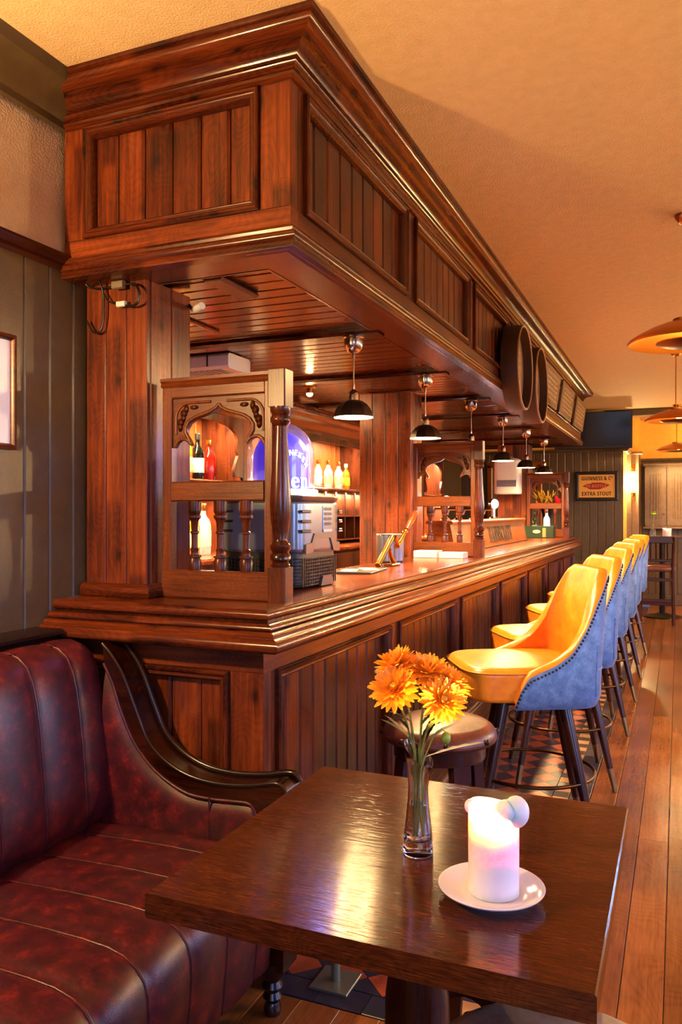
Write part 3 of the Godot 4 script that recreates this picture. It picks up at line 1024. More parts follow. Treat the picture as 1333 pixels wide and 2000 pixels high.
func screen(z: float, label: String) -> void:
	var o := thing("bar_screen", label, "screen", Vector3(-1.60, TOP, z), 0.0, "carved screens on the counter")
	var W := 0.42
	var H := 0.72
	var ok := wood("oak", "v", 0.72, 0.36, 0.0, 0.3, 2.2)
	var oh := wood("oak", "u", 0.72, 0.36, 0.0, 0.3, 2.2)
	part("stile", MB.new().box(Vector3(0.018, H / 2, 0), Vector3(0.036, H, 0.036), 0.004), ok, o)
	part("stile", MB.new().box(Vector3(W - 0.016, H / 2, 0), Vector3(0.032, H, 0.036), 0.004), ok, o)
	part("bottom_rail", MB.new().box(Vector3(W / 2, 0.046, 0.003), Vector3(W - 0.004, 0.092, 0.040), 0.005), oh, o)
	part("middle_rail", MB.new().box(Vector3(W / 2, 0.353, 0.0), Vector3(W - 0.07, 0.066, 0.034), 0.005), oh, o)
	part("top_rail", MB.new().box(Vector3(W / 2 + 0.002, H - 0.028, 0.0), Vector3(W - 0.069, 0.056, 0.033), 0.004), oh, o)
	part("cap_moulding", MB.new().mould([Vector2(0.0, H - 0.02), Vector2(0.022, H - 0.02), Vector2(0.027, H - 0.013), Vector2(0.022, H - 0.006), Vector2(0.03, H), Vector2(0.03, H + 0.010), Vector2(0.0, H + 0.014)], [Vector3(0, 0, 0), Vector3(W - 0.004, 0, 0)], Vector3.UP), oh, o)
	# ogee arch
	var half := [Vector2(-0.170, 0.455), Vector2(-0.162, 0.476), Vector2(-0.147, 0.488), Vector2(-0.130, 0.487), Vector2(-0.116, 0.478), Vector2(-0.104, 0.460), Vector2(-0.112, 0.486), Vector2(-0.124, 0.512), Vector2(-0.124, 0.538), Vector2(-0.112, 0.562), Vector2(-0.090, 0.580), Vector2(-0.060, 0.592), Vector2(-0.030, 0.604), Vector2(-0.010, 0.618)]
	for i in half.size():
		half[i].y = 0.63 - (0.63 - half[i].y) * 0.74
	var arch := PackedVector2Array()
	var cx := 0.215
	arch.append(Vector2(cx - 0.185, 0.5))
	for p in half:
		arch.append(p + Vector2(cx, 0))
	arch.append(Vector2(cx, 0.630))
	for i in range(half.size() - 1, -1, -1):
		arch.append(Vector2(cx - half[i].x, half[i].y))
	arch.append(Vector2(cx + 0.185, 0.5))
	arch.append(Vector2(cx + 0.185, 0.672))
	arch.append(Vector2(cx - 0.185, 0.672))
	part("arch_panel", MB.new().prism(arch, 0.016, Transform3D(Basis.IDENTITY, Vector3(0, 0, -0.010)), 0.6), wood("oak", "u", 0.64, 0.36, 1.0, 0.3, 2.2), o)
	for sg in [-1.0, 1.0]:
		var rim := []
		for i in range(5, half.size()):
			rim.append(Vector3(cx + sg * half[i].x * 1.03, half[i].y + 0.006, 0.007))
		rim.append(Vector3(cx, 0.638, 0.007))
		part("arch_bead", MB.new().tube(rim, 0.0065, 6), ok, o)
		var cusp := []
		for i in 6:
			cusp.append(Vector3(cx + sg * half[i].x, half[i].y + 0.004, 0.007))
		part("cusp_bead", MB.new().tube(cusp, 0.0065, 6), ok, o)
		var sp := []
		for k in 13:
			var a := PI * 0.5 * k / 12.0
			sp.append(Vector3(cx + sg * (0.118 + 0.052 * cos(a) - 0.004), 0.596 + 0.052 * sin(a), 0.007))
		sp.append(Vector3(cx + sg * 0.03, 0.648, 0.007))
		sp.insert(0, Vector3(cx + sg * 0.166, 0.545, 0.007))
		part("spandrel_bead", MB.new().tube(sp, 0.005, 6), ok, o)
		var leaf := MB.new()
		for k in 5:
			leaf.ball(Vector3(cx + sg * (0.150 - 0.006 * k + 0.004 * (k % 2)), 0.568 + 0.015 * k, 0.005), Vector3(0.011 + 0.004 * (k % 2), 0.016, 0.0045), 10, 6)
		leaf.ball(Vector3(cx + sg * 0.095, 0.632, 0.005), Vector3(0.018, 0.008, 0.007), 8, 6)
		part("spandrel_carving", leaf, wood("oak", "v", 0.55, 0.3), o)
	for k in 3:
		part("spindle", MB.new().lathe(spindle_prof(0.092, 0.322, 0.0215), 14, Transform3D(Basis.IDENTITY, Vector3(0.117 + k * 0.0985, 0, 0))), wood("mahogany", "v", 0.75, 0.28), o)
	# turned corner post
	var post := Vector3(W + 0.018, 0, 0.0)
	part("post_base", MB.new().box(post + Vector3(0, 0.055, 0), Vector3(0.062, 0.11, 0.062), 0.004), wood("mahogany", "v", 0.8), o)
	part("post_head", MB.new().box(post + Vector3(0, 0.675, 0), Vector3(0.062, 0.116, 0.062), 0.004), wood("oak", "v", 0.55), o)
	var pp := [Vector2(0.030, 0.11), Vector2(0.031, 0.118), Vector2(0.024, 0.126), Vector2(0.033, 0.135), Vector2(0.033, 0.148), Vector2(0.026, 0.156), Vector2(0.033, 0.168), Vector2(0.033, 0.180), Vector2(0.024, 0.190), Vector2(0.022, 0.200), Vector2(0.029, 0.24), Vector2(0.033, 0.28), Vector2(0.034, 0.32), Vector2(0.031, 0.38), Vector2(0.026, 0.46), Vector2(0.022, 0.53), Vector2(0.021, 0.556), Vector2(0.026, 0.562), Vector2(0.032, 0.570), Vector2(0.032, 0.584), Vector2(0.027, 0.590), Vector2(0.033, 0.604), Vector2(0.033, 0.618)]
	part("turned_post", MB.new().lathe(pp, 20, Transform3D(Basis.IDENTITY, post)), wood("mahogany", "v", 0.72, 0.22), o)

# ---------------------------------------------------------------- shelves behind the bar
func bottle(label: String, at: Vector3, h: float, r: float, kind: int, glassm: Material, lab: Material, cap: Material, group: String) -> void:
	var o := thing("bottle", label, "bottle", at, rng.randf() * TAU, group)
	var prof: Array
	if kind == 0:      # tall round shoulder
		prof = [Vector2(0, 0.003), Vector2(r * 0.9, 0.0), Vector2(r, 0.012), Vector2(r, h * 0.58), Vector2(r * 0.92, h * 0.65), Vector2(r * 0.6, h * 0.72), Vector2(r * 0.38, h * 0.78), Vector2(r * 0.34, h * 0.93), Vector2(0, h * 0.93)]
	elif kind == 1:    # squat with a short neck
		prof = [Vector2(0, 0.003), Vector2(r * 0.95, 0.0), Vector2(r, 0.01), Vector2(r * 1.02, h * 0.55), Vector2(r * 0.85, h * 0.66), Vector2(r * 0.45, h * 0.74), Vector2(r * 0.36, h * 0.80), Vector2(r * 0.36, h * 0.92), Vector2(0, h * 0.92)]
	else:              # wine
		prof = [Vector2(0, 0.003), Vector2(r * 0.92, 0.0), Vector2(r, 0.012), Vector2(r, h * 0.62), Vector2(r * 0.8, h * 0.70), Vector2(r * 0.42, h * 0.77), Vector2(r * 0.37, h * 0.94), Vector2(0, h * 0.94)]
	part("glass_body", MB.new().lathe(prof, 14), glassm, o)
	part("paper_label", MB.new().lathe([Vector2(r + 0.0008, h * 0.16), Vector2(r + 0.0012, h * 0.17), Vector2(r + 0.0012, h * 0.46), Vector2(r + 0.0008, h * 0.47)], 14), lab, o)
	part("cap", MB.new().lathe([Vector2(r * 0.42, h * 0.86), Vector2(r * 0.44, h * 0.87), Vector2(r * 0.44, h * 0.99), Vector2(r * 0.36, h), Vector2(0, h)], 10), cap, o)

func back_bar() -> void:
	var o := thing("back_bar", "wooden back bar with arched shelf bays and cornice behind the counter", "shelving")
	var bx := -2.93
	var fx := -2.60
	var z0 := -2.45
	var z1 := -9.3
	var zc := (z0 + z1) / 2
	var L := z0 - z1
	part("base_cupboard", MB.new().box(Vector3((bx - 2.42) / 2, 0.55, zc), Vector3(-2.42 - bx, 1.1, L)), wood("mahogany", "v", 0.6), o)
	part("back_counter", MB.new().box(Vector3((bx - 2.38) / 2, 1.12, zc), Vector3(-2.38 - bx, 0.04, L), 0.012), wood("mahogany", "v", 1.1, 0.2), o)
	var z := z0
	while z > z1 + 0.05:
		plank("back_board", Vector3(bx + 0.012, 1.65, z - 0.052), Vector3(0.02, 1.02, 0.1025), 0.003, wood("oak", "v", [0.9, 1.0, 1.1][rng.randi() % 3], 0.4, float(rng.randi() % 4)), o)
		z -= 0.104
	for y in [1.58]:
		part("shelf", MB.new().box(Vector3((bx + fx) / 2, y, zc), Vector3(fx - bx, 0.03, L), 0.008), wood("mahogany", "v", 0.9, 0.25), o)
	var ups := [-2.47, -3.50, -4.52, -5.32, -6.86, -7.65, -8.45, -9.28]
	for u in ups:
		part("upright", MB.new().box(Vector3((bx + fx) / 2, 1.64, u), Vector3(fx - bx + 0.02, 1.02, 0.05), 0.006), wood("mahogany", "v", 0.8), o)
	# arched front boards
	for i in ups.size() - 1:
		var a: float = ups[i] - 0.025
		var b: float = ups[i + 1] + 0.025
		var w := a - b
		var c := (a + b) / 2
		var poly := PackedVector2Array()
		poly.append(Vector2(-w / 2, 1.62))
		for p in [[0.10, 1.625], [0.115, 1.66], [0.085, 1.72], [0.06, 1.76], [0.085, 1.80], [0.07, 1.86], [0.09, 1.90], [0.16, 1.935], [0.3, 1.955]]:
			poly.append(Vector2(-w / 2 + p[0], p[1]))
		for p in [[0.3, 1.955], [0.16, 1.935], [0.09, 1.90], [0.07, 1.86], [0.085, 1.80], [0.06, 1.76], [0.085, 1.72], [0.115, 1.66], [0.10, 1.625]]:
			poly.append(Vector2(w / 2 - p[0], p[1]))
		poly.append(Vector2(w / 2, 1.62))
		poly.append(Vector2(w / 2, 2.05))
		poly.append(Vector2(-w / 2, 2.05))
		part("arched_front", MB.new().prism(poly, 0.02, Transform3D(Basis(Vector3(0, 0, -1), Vector3.UP, Vector3.RIGHT), Vector3(fx - 0.012, 0, c)), 0.6), wood("mahogany", "v", 0.85), o)
		# strip light under the cornice and under the shelf
		for y in [2.02, 1.56]:
			var l := MB.new().box(Vector3(fx - 0.07, y, c), Vector3(0.03, 0.012, w - 0.12))
			part("light_strip", l, plain("strip_glow", Color(1, 0.9, 0.7), 0.5, 0.0, 5.0, Color(1.0, 0.80, 0.50)), o)
			var al := AreaLight3D.new()
			al.name = "strip_light"
			al.area_size = Vector2(0.03, w - 0.12)
			al.light_energy = E_STRIP
			al.light_color = Color(1.0, 0.86, 0.62)
			al.shadow_enabled = true
			al.area_range = 20.0
			al.position = Vector3(fx - 0.07, y - 0.008, c)
			al.rotation = Vector3(-PI / 2, 0, 0)
			o.add_child(al, true)
	# cornice up to the soffit
	part("cornice", MB.new().mould([Vector2(0, 2.0), Vector2(0.012, 2.0), Vector2(0.015, 2.03), Vector2(0.03, 2.04), Vector2(0.05, 2.06), Vector2(0.085, 2.085), Vector2(0.12, 2.095), Vector2(0.13, 2.11), Vector2(0.15, 2.115), Vector2(0.155, 2.13), Vector2(0.165, 2.14), Vector2(0.165, 2.162)], [Vector3(fx, 0, z0), Vector3(fx, 0, z1)], Vector3.UP), wood_m("mahogany", 0.9, 0.24), o)
	# wine pigeon holes in the bay before the pillar
	var pz := -5.76
	for k in 6:
		plank("rack_divider", Vector3((bx + fx) / 2 + 0.02, 1.365, pz - 0.21 * k), Vector3(fx - bx, 0.40, 0.012), 0.002, wood("mahogany", "v", 0.8), o)
	plank("rack_shelf", Vector3((bx + fx) / 2 + 0.02, 1.365, -6.28), Vector3(fx - bx, 0.012, 1.07), 0.002, wood("mahogany", "u", 0.9), o)
	plank("rack_shelf", Vector3((bx + fx) / 2 + 0.02, 1.17, -6.28), Vector3(fx - bx, 0.014, 1.07), 0.002, wood("mahogany", "u", 0.9), o)
	# bottles
	var g_clear := glass("bottle_clear", Color(0.92, 0.97, 1.0), 0.25, 0.05)
	var g_gold := glass("bottle_gold", Color(0.85, 0.50, 0.10), 0.55, 0.05)
	var g_red := plain("bottle_red", Color(0.42, 0.05, 0.03), 0.08)
	var g_dark := plain("bottle_dark", Color(0.03, 0.035, 0.03), 0.08)
	var g_green := plain("bottle_green", Color(0.04, 0.10, 0.04), 0.08)
	var g_blue := plain("bottle_blue", Color(0.25, 0.42, 0.60), 0.1)
	var l_cream := plain("label_cream", Color(0.85, 0.78, 0.55), 0.7)
	var l_white := plain("label_white", Color(0.85, 0.85, 0.82), 0.7)
	var l_black := plain("label_black", Color(0.05, 0.05, 0.06), 0.5)
	var l_yellow := plain("label_yellow", Color(0.9, 0.66, 0.12), 0.6)
	var c_gold = M.brass
	var c_black = M.black_plastic
	var sx := -2.74
	var grp := "spirit bottles on the back bar shelf"
	var Y := 1.596
	bottle("pale bottle with cream label beside the dark bottle on the shelf", Vector3(sx, Y, -4.07), 0.29, 0.036, 0, g_gold, l_cream, c_black, grp)
	bottle("dark bottle with white label on the back bar shelf", Vector3(sx, Y, -4.19), 0.29, 0.040, 1, g_dark, l_white, c_black, grp)
	bottle("red bottle with gold cap on the back bar shelf", Vector3(sx, Y, -4.32), 0.26, 0.045, 1, g_red, g_red, c_gold, grp)
	bottle("square blue bottle in the lit bay behind the arch", Vector3(sx, Y, -4.70), 0.24, 0.05, 1, g_blue, l_white, c_black, grp)
	bottle("clear bottle with white label in the lit bay behind the arch", Vector3(sx, Y, -4.84), 0.27, 0.04, 0, g_clear, l_white, M.nickel, grp)
	bottle("clear bottle with black cap in the lit bay behind the arch", Vector3(sx, Y, -4.98), 0.28, 0.038, 0, g_clear, l_cream, c_black, grp)
	var gl := "row of clear spirit bottles beside the pillar"
	for k in 5:
		bottle("clear bottle with pale label, %s from the golden bottle in the lit row" % ["fifth", "fourth", "third", "second", "next"][k], Vector3(sx + 0.04 * (k % 2), Y, -5.98 - 0.11 * k), 0.235, 0.035, k % 2, g_clear, l_cream if k % 2 else l_white, c_gold, gl)
	bottle("golden bottle with yellow label at the end of the row beside the pillar", Vector3(sx + 0.02, Y, -6.53), 0.23, 0.036, 1, g_gold, l_yellow, l_white, gl)
	# on the back counter, seen between the spindles
	var cg := "bottles on the back counter"
	bottle("pale gin bottle with botanical label on the back counter", Vector3(-2.68, 1.142, -4.16), 0.31, 0.048, 1, g_clear, l_white, c_gold, cg)
	bottle("gold bottle with cream label on the back counter", Vector3(-2.66, 1.142, -4.03), 0.30, 0.036, 0, g_gold, l_cream, c_gold, cg)
	bottle("dark bottle standing by the pillar on the back counter", Vector3(-2.62, 1.142, -3.72), 0.33, 0.038, 2, g_dark, l_black, c_gold, cg)
	bottle("tall green bottle with yellow label on the back counter", Vector3(-2.62, 1.142, -4.61), 0.33, 0.038, 2, g_green, l_black, l_yellow, cg)
	bottle("amber bottle with white label on the back counter", Vector3(-2.7, 1.142, -3.88), 0.28, 0.036, 0, g_gold, l_white, c_black, cg)
	# wine in the pigeon holes
	var wg := "wine bottles in the pigeon holes"
	for k in 5:
		for r in 2:
			bottle("wine bottle in the %s pigeon hole from the pillar, %s row" % [["fifth", "fourth", "third", "second", "first"][k], "upper" if r else "lower"], Vector3(-2.72, 1.178 + 0.195 * r, -5.865 - 0.21 * k), 0.17, 0.026, 2, g_dark if (k + r) % 2 else g_green, l_white, l_black if k % 2 else g_red, wg)

# ---------------------------------------------------------------- lamps
func bar_lamps() -> void:
	var names := ["beside the first carved screen", "above the brass corkscrew", "above the second carved screen", "in front of the white towel dispenser", "above the green crate", "by the third carved screen"]
	for i in 6:
		var o := thing("pendant_lamp", "bronze dome pendant lamp on a nickel rod, " + names[i], "lamp", Vector3(-1.305, 2.164, S0 - PITCH * i + 0.0), 0.0, "pendant lamps under the canopy")
		part("ceiling_cup", MB.new().lathe([Vector2(0.047, 0), Vector2(0.047, -0.006), Vector2(0.042, -0.010), Vector2(0.042, -0.035), Vector2(0.038, -0.052), Vector2(0.028, -0.066), Vector2(0.012, -0.074), Vector2(0.006, -0.076)], 20), M.nickel, o)
		part("rod", MB.new().tube([Vector3(0, -0.07, 0), Vector3(0, -0.24, 0)], 0.0035, 8), M.nickel, o)
		part("rod_collar", MB.new().lathe([Vector2(0, -0.076), Vector2(0.006, -0.077), Vector2(0.006, -0.097), Vector2(0, -0.098)], 10), M.nickel, o)
		part("socket", MB.new().lathe([Vector2(0.005, -0.205), Vector2(0.006, -0.215), Vector2(0.005, -0.228), Vector2(0.010, -0.232), Vector2(0.020, -0.242), Vector2(0.022, -0.255), Vector2(0.022, -0.280), Vector2(0.0, -0.282)], 16), M.nickel, o)
		part("shade", MB.new().lathe([Vector2(0.020, -0.276), Vector2(0.040, -0.282), Vector2(0.062, -0.296), Vector2(0.080, -0.318), Vector2(0.088, -0.345), Vector2(0.090, -0.352)], 10, Transform3D.IDENTITY, true, 0.6), M.bronze, o)
		part("shade_lining", MB.new().lathe([Vector2(0.0, -0.280), Vector2(0.038, -0.285), Vector2(0.060, -0.299), Vector2(0.078, -0.320), Vector2(0.086, -0.346), Vector2(0.0885, -0.352)], 10, Transform3D.IDENTITY, true, 0.6), plain("lamp_lining", Color(0.92, 0.88, 0.80), 0.6), o)
		part("bulb", MB.new().ball(Vector3(0, -0.318, 0), Vector3(0.028, 0.030, 0.028), 14, 10), plain("bulb_glow", Color(1, 0.9, 0.75), 0.4, 0.0, 9.0, Color(1.0, 0.83, 0.58)), o)
		omni(Vector3(0, -0.318, 0), E_BAR, WARM, 0.025, o)

func disc_pendants() -> void:
	var zs := [-0.55, -4.06, -7.5, -11.2]
	var names := ["over the aisle by the windowed wall", "above the bar stools", "above the far bar stools", "above the tall chair"]
	for i in 4:
		var hy: float = [2.2, 2.2, 2.2, 2.2][i]
		var o := thing("disc_pendant", "wide gold disc pendant light hanging " + names[i], "lamp", Vector3(0.03 if i < 2 else -0.02, hy, zs[i]), 0.0, "gold disc pendants")
		part("shade", MB.new().lathe([Vector2(0.055, 0.092), Vector2(0.10, 0.080), Vector2(0.16, 0.058), Vector2(0.215, 0.030), Vector2(0.25, 0.008), Vector2(0.258, -0.002), Vector2(0.254, -0.010), Vector2(0.244, -0.008), Vector2(0.21, 0.018), Vector2(0.158, 0.044), Vector2(0.10, 0.066), Vector2(0.055, 0.078)], 40), M.gold, o)
		part("baffle", MB.new().lathe([Vector2(0, -0.012), Vector2(0.09, -0.014), Vector2(0.128, -0.004), Vector2(0.130, -0.008), Vector2(0.10, -0.022), Vector2(0, -0.028)], 32), plain("baffle_bronze", Color(0.42, 0.24, 0.12), 0.35, 0.9), o)
		part("collar", MB.new().lathe([Vector2(0.050, 0.070), Vector2(0.055, 0.070), Vector2(0.055, 0.104), Vector2(0.050, 0.104), Vector2(0.050, 0.072), Vector2(0, 0.072)], 20), M.gold, o)
		part("rod", MB.new().tube([Vector3(0, -0.02, 0), Vector3(0, CEIL - hy - 0.005, 0)], 0.005, 8), M.brass, o)
		part("ceiling_rose", MB.new().lathe([Vector2(0.0, CEIL - hy - 0.04), Vector2(0.03, CEIL - hy - 0.035), Vector2(0.045, CEIL - hy - 0.015), Vector2(0.05, CEIL - hy)], 20), M.brass, o)
		part("bulb", MB.new().ball(Vector3(0.025, 0.022, 0), Vector3(0.022, 0.018, 0.022), 12, 8), M.bulb_glow, o)
		omni(Vector3(0.025, 0.022, 0), E_DISC, WARM, 0.02, o)
	# wall lights
	sconce(Vector3(-0.60, 1.83, -12.27), 0.0, "brass wall light with glowing glass tube beside the framed advertisement", 2.2)
	sconce(Vector3(LX + 0.006, 1.95, -0.70), PI / 2, "brass wall light with glowing glass tube above the leather bench", 3.6)
	sconce(Vector3(2.87, 1.95, -2.7), -PI / 2, "brass wall light with glowing glass tube between the near windows", 3.0)
	sconce(Vector3(2.87, 1.95, -6.2), -PI / 2, "brass wall light with glowing glass tube between the far windows", 6.0)
	sconce(Vector3(2.87, 1.95, -10.3), -PI / 2, "brass wall light with glowing glass tube beside the cupboard wall", 9.0)

func sconce(at: Vector3, turn: float, label: String, e: float) -> void:
	var o := thing("wall_light", label, "lamp", at, turn, "brass wall lights")
	part("back_plate", MB.new().box(Vector3(0, 0, 0.008), Vector3(0.05, 0.52, 0.016), 0.006), M.brass, o)
	for s in [-1, 1]:
		part("bracket", MB.new().tube([Vector3(0, s * 0.21, 0.012), Vector3(0, s * 0.21, 0.075)], 0.006, 8), M.brass, o)
		part("cup", MB.new().lathe([Vector2(0, s * 0.21), Vector2(0.02, s * 0.205), Vector2(0.03, s * 0.17), Vector2(0.032, s * 0.15)], 16, Transform3D(Basis.IDENTITY, Vector3(0, 0, 0.075))), M.brass, o)
	part("lamp_tube", MB.new().lathe([Vector2(0.0, -0.165), Vector2(0.028, -0.16), Vector2(0.03, -0.14), Vector2(0.03, 0.14), Vector2(0.028, 0.16), Vector2(0.0, 0.165)], 18, Transform3D(Basis.IDENTITY, Vector3(0, 0, 0.075))), plain("tube_glow", Color(1, 0.9, 0.75), 0.4, 0.0, 5.0, Color(1.0, 0.80, 0.50)), o)
	omni(Vector3(0, 0, 0.075), e, WARM, 0.03, o)

# ---------------------------------------------------------------- furniture
func pad(mb: MB, c: Vector3, hw: float, hd: float, y0: float, y1: float, r: float, ex: float, crown := 0.0, seg := 40) -> MB:
	# cushion: superellipse outline, rounded top edge
	var levels := [[0.0, y0, true], [1.0 - r / hw * 0.3, y0, false], [1.0, y0 + 0.012, false]]
	var rows := []
	var outline := func(k: float, y: float) -> PackedVector3Array:
		var row := PackedVector3Array()
		for i in seg:
			var a := -TAU * i / seg
			var cs := cos(a)
			var sn := sin(a)
			var px := signf(cs) * absf(cs) ** (2.0 / ex)
			var pz := signf(sn) * absf(sn) ** (2.0 / ex)
			var ox := maxf(hw - k, 0.0) if k >= 0.0 else hw
			var oz := maxf(hd - k, 0.0)
			row.append(c + Vector3(px * ox, y, pz * oz))
		return row
	rows.append(outline.call(maxf(hw, hd), y0))
	rows.append(outline.call(0.02, y0))
	rows.append(outline.call(0.004, y0 + 0.006))
	rows.append(outline.call(0.0, y0 + 0.02))
	for i in 9:
		var a := PI / 2 * i / 8.0
		rows.append(outline.call(r * (1.0 - cos(a)), y1 - crown - r + r * sin(a)))
	for i in 5:
		var f := (i + 1) / 5.0
		var inner := minf(hw, hd) - r
		rows.append(outline.call(r + inner * f, y1 - crown + crown * sin(f * PI / 2)))
	return mb.surf(rows, true, false)

func yellow_stool(at: Vector3, turn: float, label: String) -> Node3D:
	var o := thing("bar_stool", label, "bar stool", at, turn, "leather bar stools along the counter")
	# seat cushion, front is +z
	part("seat_cushion", pad(MB.new(), Vector3(0, 0, 0.058), 0.252, 0.28, 0.635, 0.785, 0.035, 4.5, 0.010, 56), M.leather_tan, o)
	part("seat_piping", MB.new().tube(ring_pts(Vector3(0, 0.755, 0.058), 0.2525, 0.2805, 4.5, 56), 0.004, 6, true), M.leather_tan, o)
	# wrapped back
	var N := 60
	var outer := []
	var inner := []
	var edge := []
	var rim := []
	for i in N + 1:
		var u := -1.0 + 2.0 * i / N
		var p := u_path(u)
		var nrm := u_normal(u)
		var top := back_height(absf(u))
		var oc := PackedVector3Array()
		var ic := PackedVector3Array()
		var rc := PackedVector3Array()
		for k in 13:
			var y := lerpf(0.612, top, k / 12.0)
			var under := maxf(0.66 - y, 0.0) ** 2 * 9.0
			var q := taper(p, y)
			oc.append(Vector3(q.x, y, q.y) + Vector3(nrm.x, 0, nrm.y) * (0.018 - under))
		for k in 11:
			var y2 := lerpf(minf(0.75, top), top, k / 10.0)
			var puff := sin(PI * clampf((y2 - 0.75) / 0.4, 0, 1)) * 0.014
			var q2 := taper(p, y2)
			ic.append(Vector3(q2.x, y2, q2.y) - Vector3(nrm.x, 0, nrm.y) * (0.028 + puff))
		var a: Vector3 = oc[12]
		var b: Vector3 = ic[10]
		for k in 7:
			var an := PI * k / 6.0
			var mid := (a + b) / 2
			rc.append(mid + (a - mid) * cos(an) + Vector3(0, 0.018 * sin(an), 0))
		outer.append(oc)
		inner.append(ic)
		rim.append(rc)
		edge.append(a + Vector3(nrm.x, 0, nrm.y) * 0.002 + Vector3(0, -0.016, 0))
	part("back_shell", MB.new().surf(outer), M.leather_slate, o)
	part("back_cushion", MB.new().surf(inner), M.leather_tan, o)
	part("back_rim", MB.new().surf(rim), M.leather_tan, o)
	var seam := MB.new()
	for sg in [-1.0, 1.0]:
		var sp := []
		for k in 9:
			var uu: float = sg * 0.44
			var pp := u_path(uu)
			var nn := u_normal(uu)
			var yy := lerpf(0.66, 0.86, k / 8.0)
			var qq := taper(pp, yy)
			sp.append(Vector3(qq.x, yy, qq.y) + Vector3(nn.x, 0, nn.y) * 0.018)
		seam.tube(sp, 0.003, 5)
	var ln := []
	for k in 25:
		var u2 := -0.44 + 0.88 * k / 24.0
		var q3 := taper(u_path(u2), 0.765)
		var n3 := u_normal(u2)
		ln.append(Vector3(q3.x, 0.765, q3.y) + Vector3(n3.x, 0, n3.y) * 0.018)
	seam.tube(ln, 0.003, 5)
	part("shell_seam", seam, M.leather_slate, o)
	var studs := MB.new()
	var acc := 0.0
	for i in edge.size() - 1:
		var d: float = edge[i].distance_to(edge[i + 1])
		while acc < d:
			var q: Vector3 = edge[i].lerp(edge[i + 1], acc / d)
			studs.ball(q, Vector3(0.0055, 0.0055, 0.0055), 6, 4)
			acc += 0.0165
		acc -= d
	part("nail_studs", studs, M.bronze, o).set_meta("kind", "stuff")
	part("swivel_plate", MB.new().box(Vector3(0, 0.612, 0.0), Vector3(0.30, 0.014, 0.30), 0.003), M.black_metal, o)
	for k in 4:
		var t := Basis(Vector3.UP, -turn)
		var a := deg_to_rad(30.0 + 90.0 * k)
		var hi := t * Vector3(cos(a) * 0.17, 0.615, sin(a) * 0.17)
		var lo := t * Vector3(cos(a) * 0.34, 0.0, sin(a) * 0.34)
		var mid := hi.lerp(lo, 0.82)
		var lg := part("leg", MB.new().tube([hi, hi.lerp(lo, 0.4), mid], [0.027, 0.023, 0.0165], 12), M.dark_wood, o)
		part("brass_tip", MB.new().tube([mid, lo], [0.0165, 0.012], 12), plain("aged_brass", Color(0.58, 0.48, 0.32), 0.3, 1.0), lg)
	part("foot_ring", MB.new().tube(ring_pts(Vector3(0, 0.30, 0), 0.262, 0.262, 2.0, 40), 0.008, 8, true), plain("dark_brass", Color(0.34, 0.24, 0.13), 0.3, 1.0), o)
	return o

func back_height(au: float) -> float:
	var T := [[0.0, 1.15], [0.30, 1.148], [0.38, 1.125], [0.46, 1.04], [0.54, 0.915], [0.62, 0.835], [0.72, 0.79], [0.82, 0.765], [0.90, 0.745], [0.95, 0.71], [0.98, 0.675], [1.0, 0.63]]
	for i in T.size() - 1:
		if au <= T[i + 1][0]:
			var f: float = (au - T[i][0]) / (T[i + 1][0] - T[i][0])
			return lerpf(T[i][1], T[i + 1][1], f)
	return 0.63

func taper(p: Vector2, y: float) -> Vector2:
	var f := clampf((y - 0.72) / 0.43, 0.0, 1.0)
	return Vector2(p.x * (1.0 - 0.22 * f), p.y - 0.05 * f)

func ring_pts(c: Vector3, a: float, b: float, ex: float, n: int) -> Array:
	var out := []
	for i in n:
		var t := TAU * i / n
		out.append(c + Vector3(signf(cos(t)) * absf(cos(t)) ** (2.0 / ex) * a, 0, signf(sin(t)) * absf(sin(t)) ** (2.0 / ex) * b))
	return out

func u_path(u: float) -> Vector2:
	# u -1..1 round the back: side, rear corner, back
	var au := absf(u)
	var s := signf(u)
	var w := 0.262
	var r := 0.105
	var zb := -0.215
	var straight := w - r
	var arc := r * PI / 2
	var side := 0.27
	var L := straight + arc + side
	var d := au * L
	if d < straight:
		return Vector2(s * d, zb)
	d -= straight
	if d < arc:
		var a := d / r
		return Vector2(s * (straight + r * sin(a)), zb + r * (1.0 - cos(a)))
	d -= arc
	return Vector2(s * w, zb + r + d)

func u_normal(u: float) -> Vector2:
	var e := 0.002
	var d := u_path(minf(u + e, 1.0)) - u_path(maxf(u - e, -1.0))
	var nn := Vector2(d.y, -d.x).normalized()
	return nn

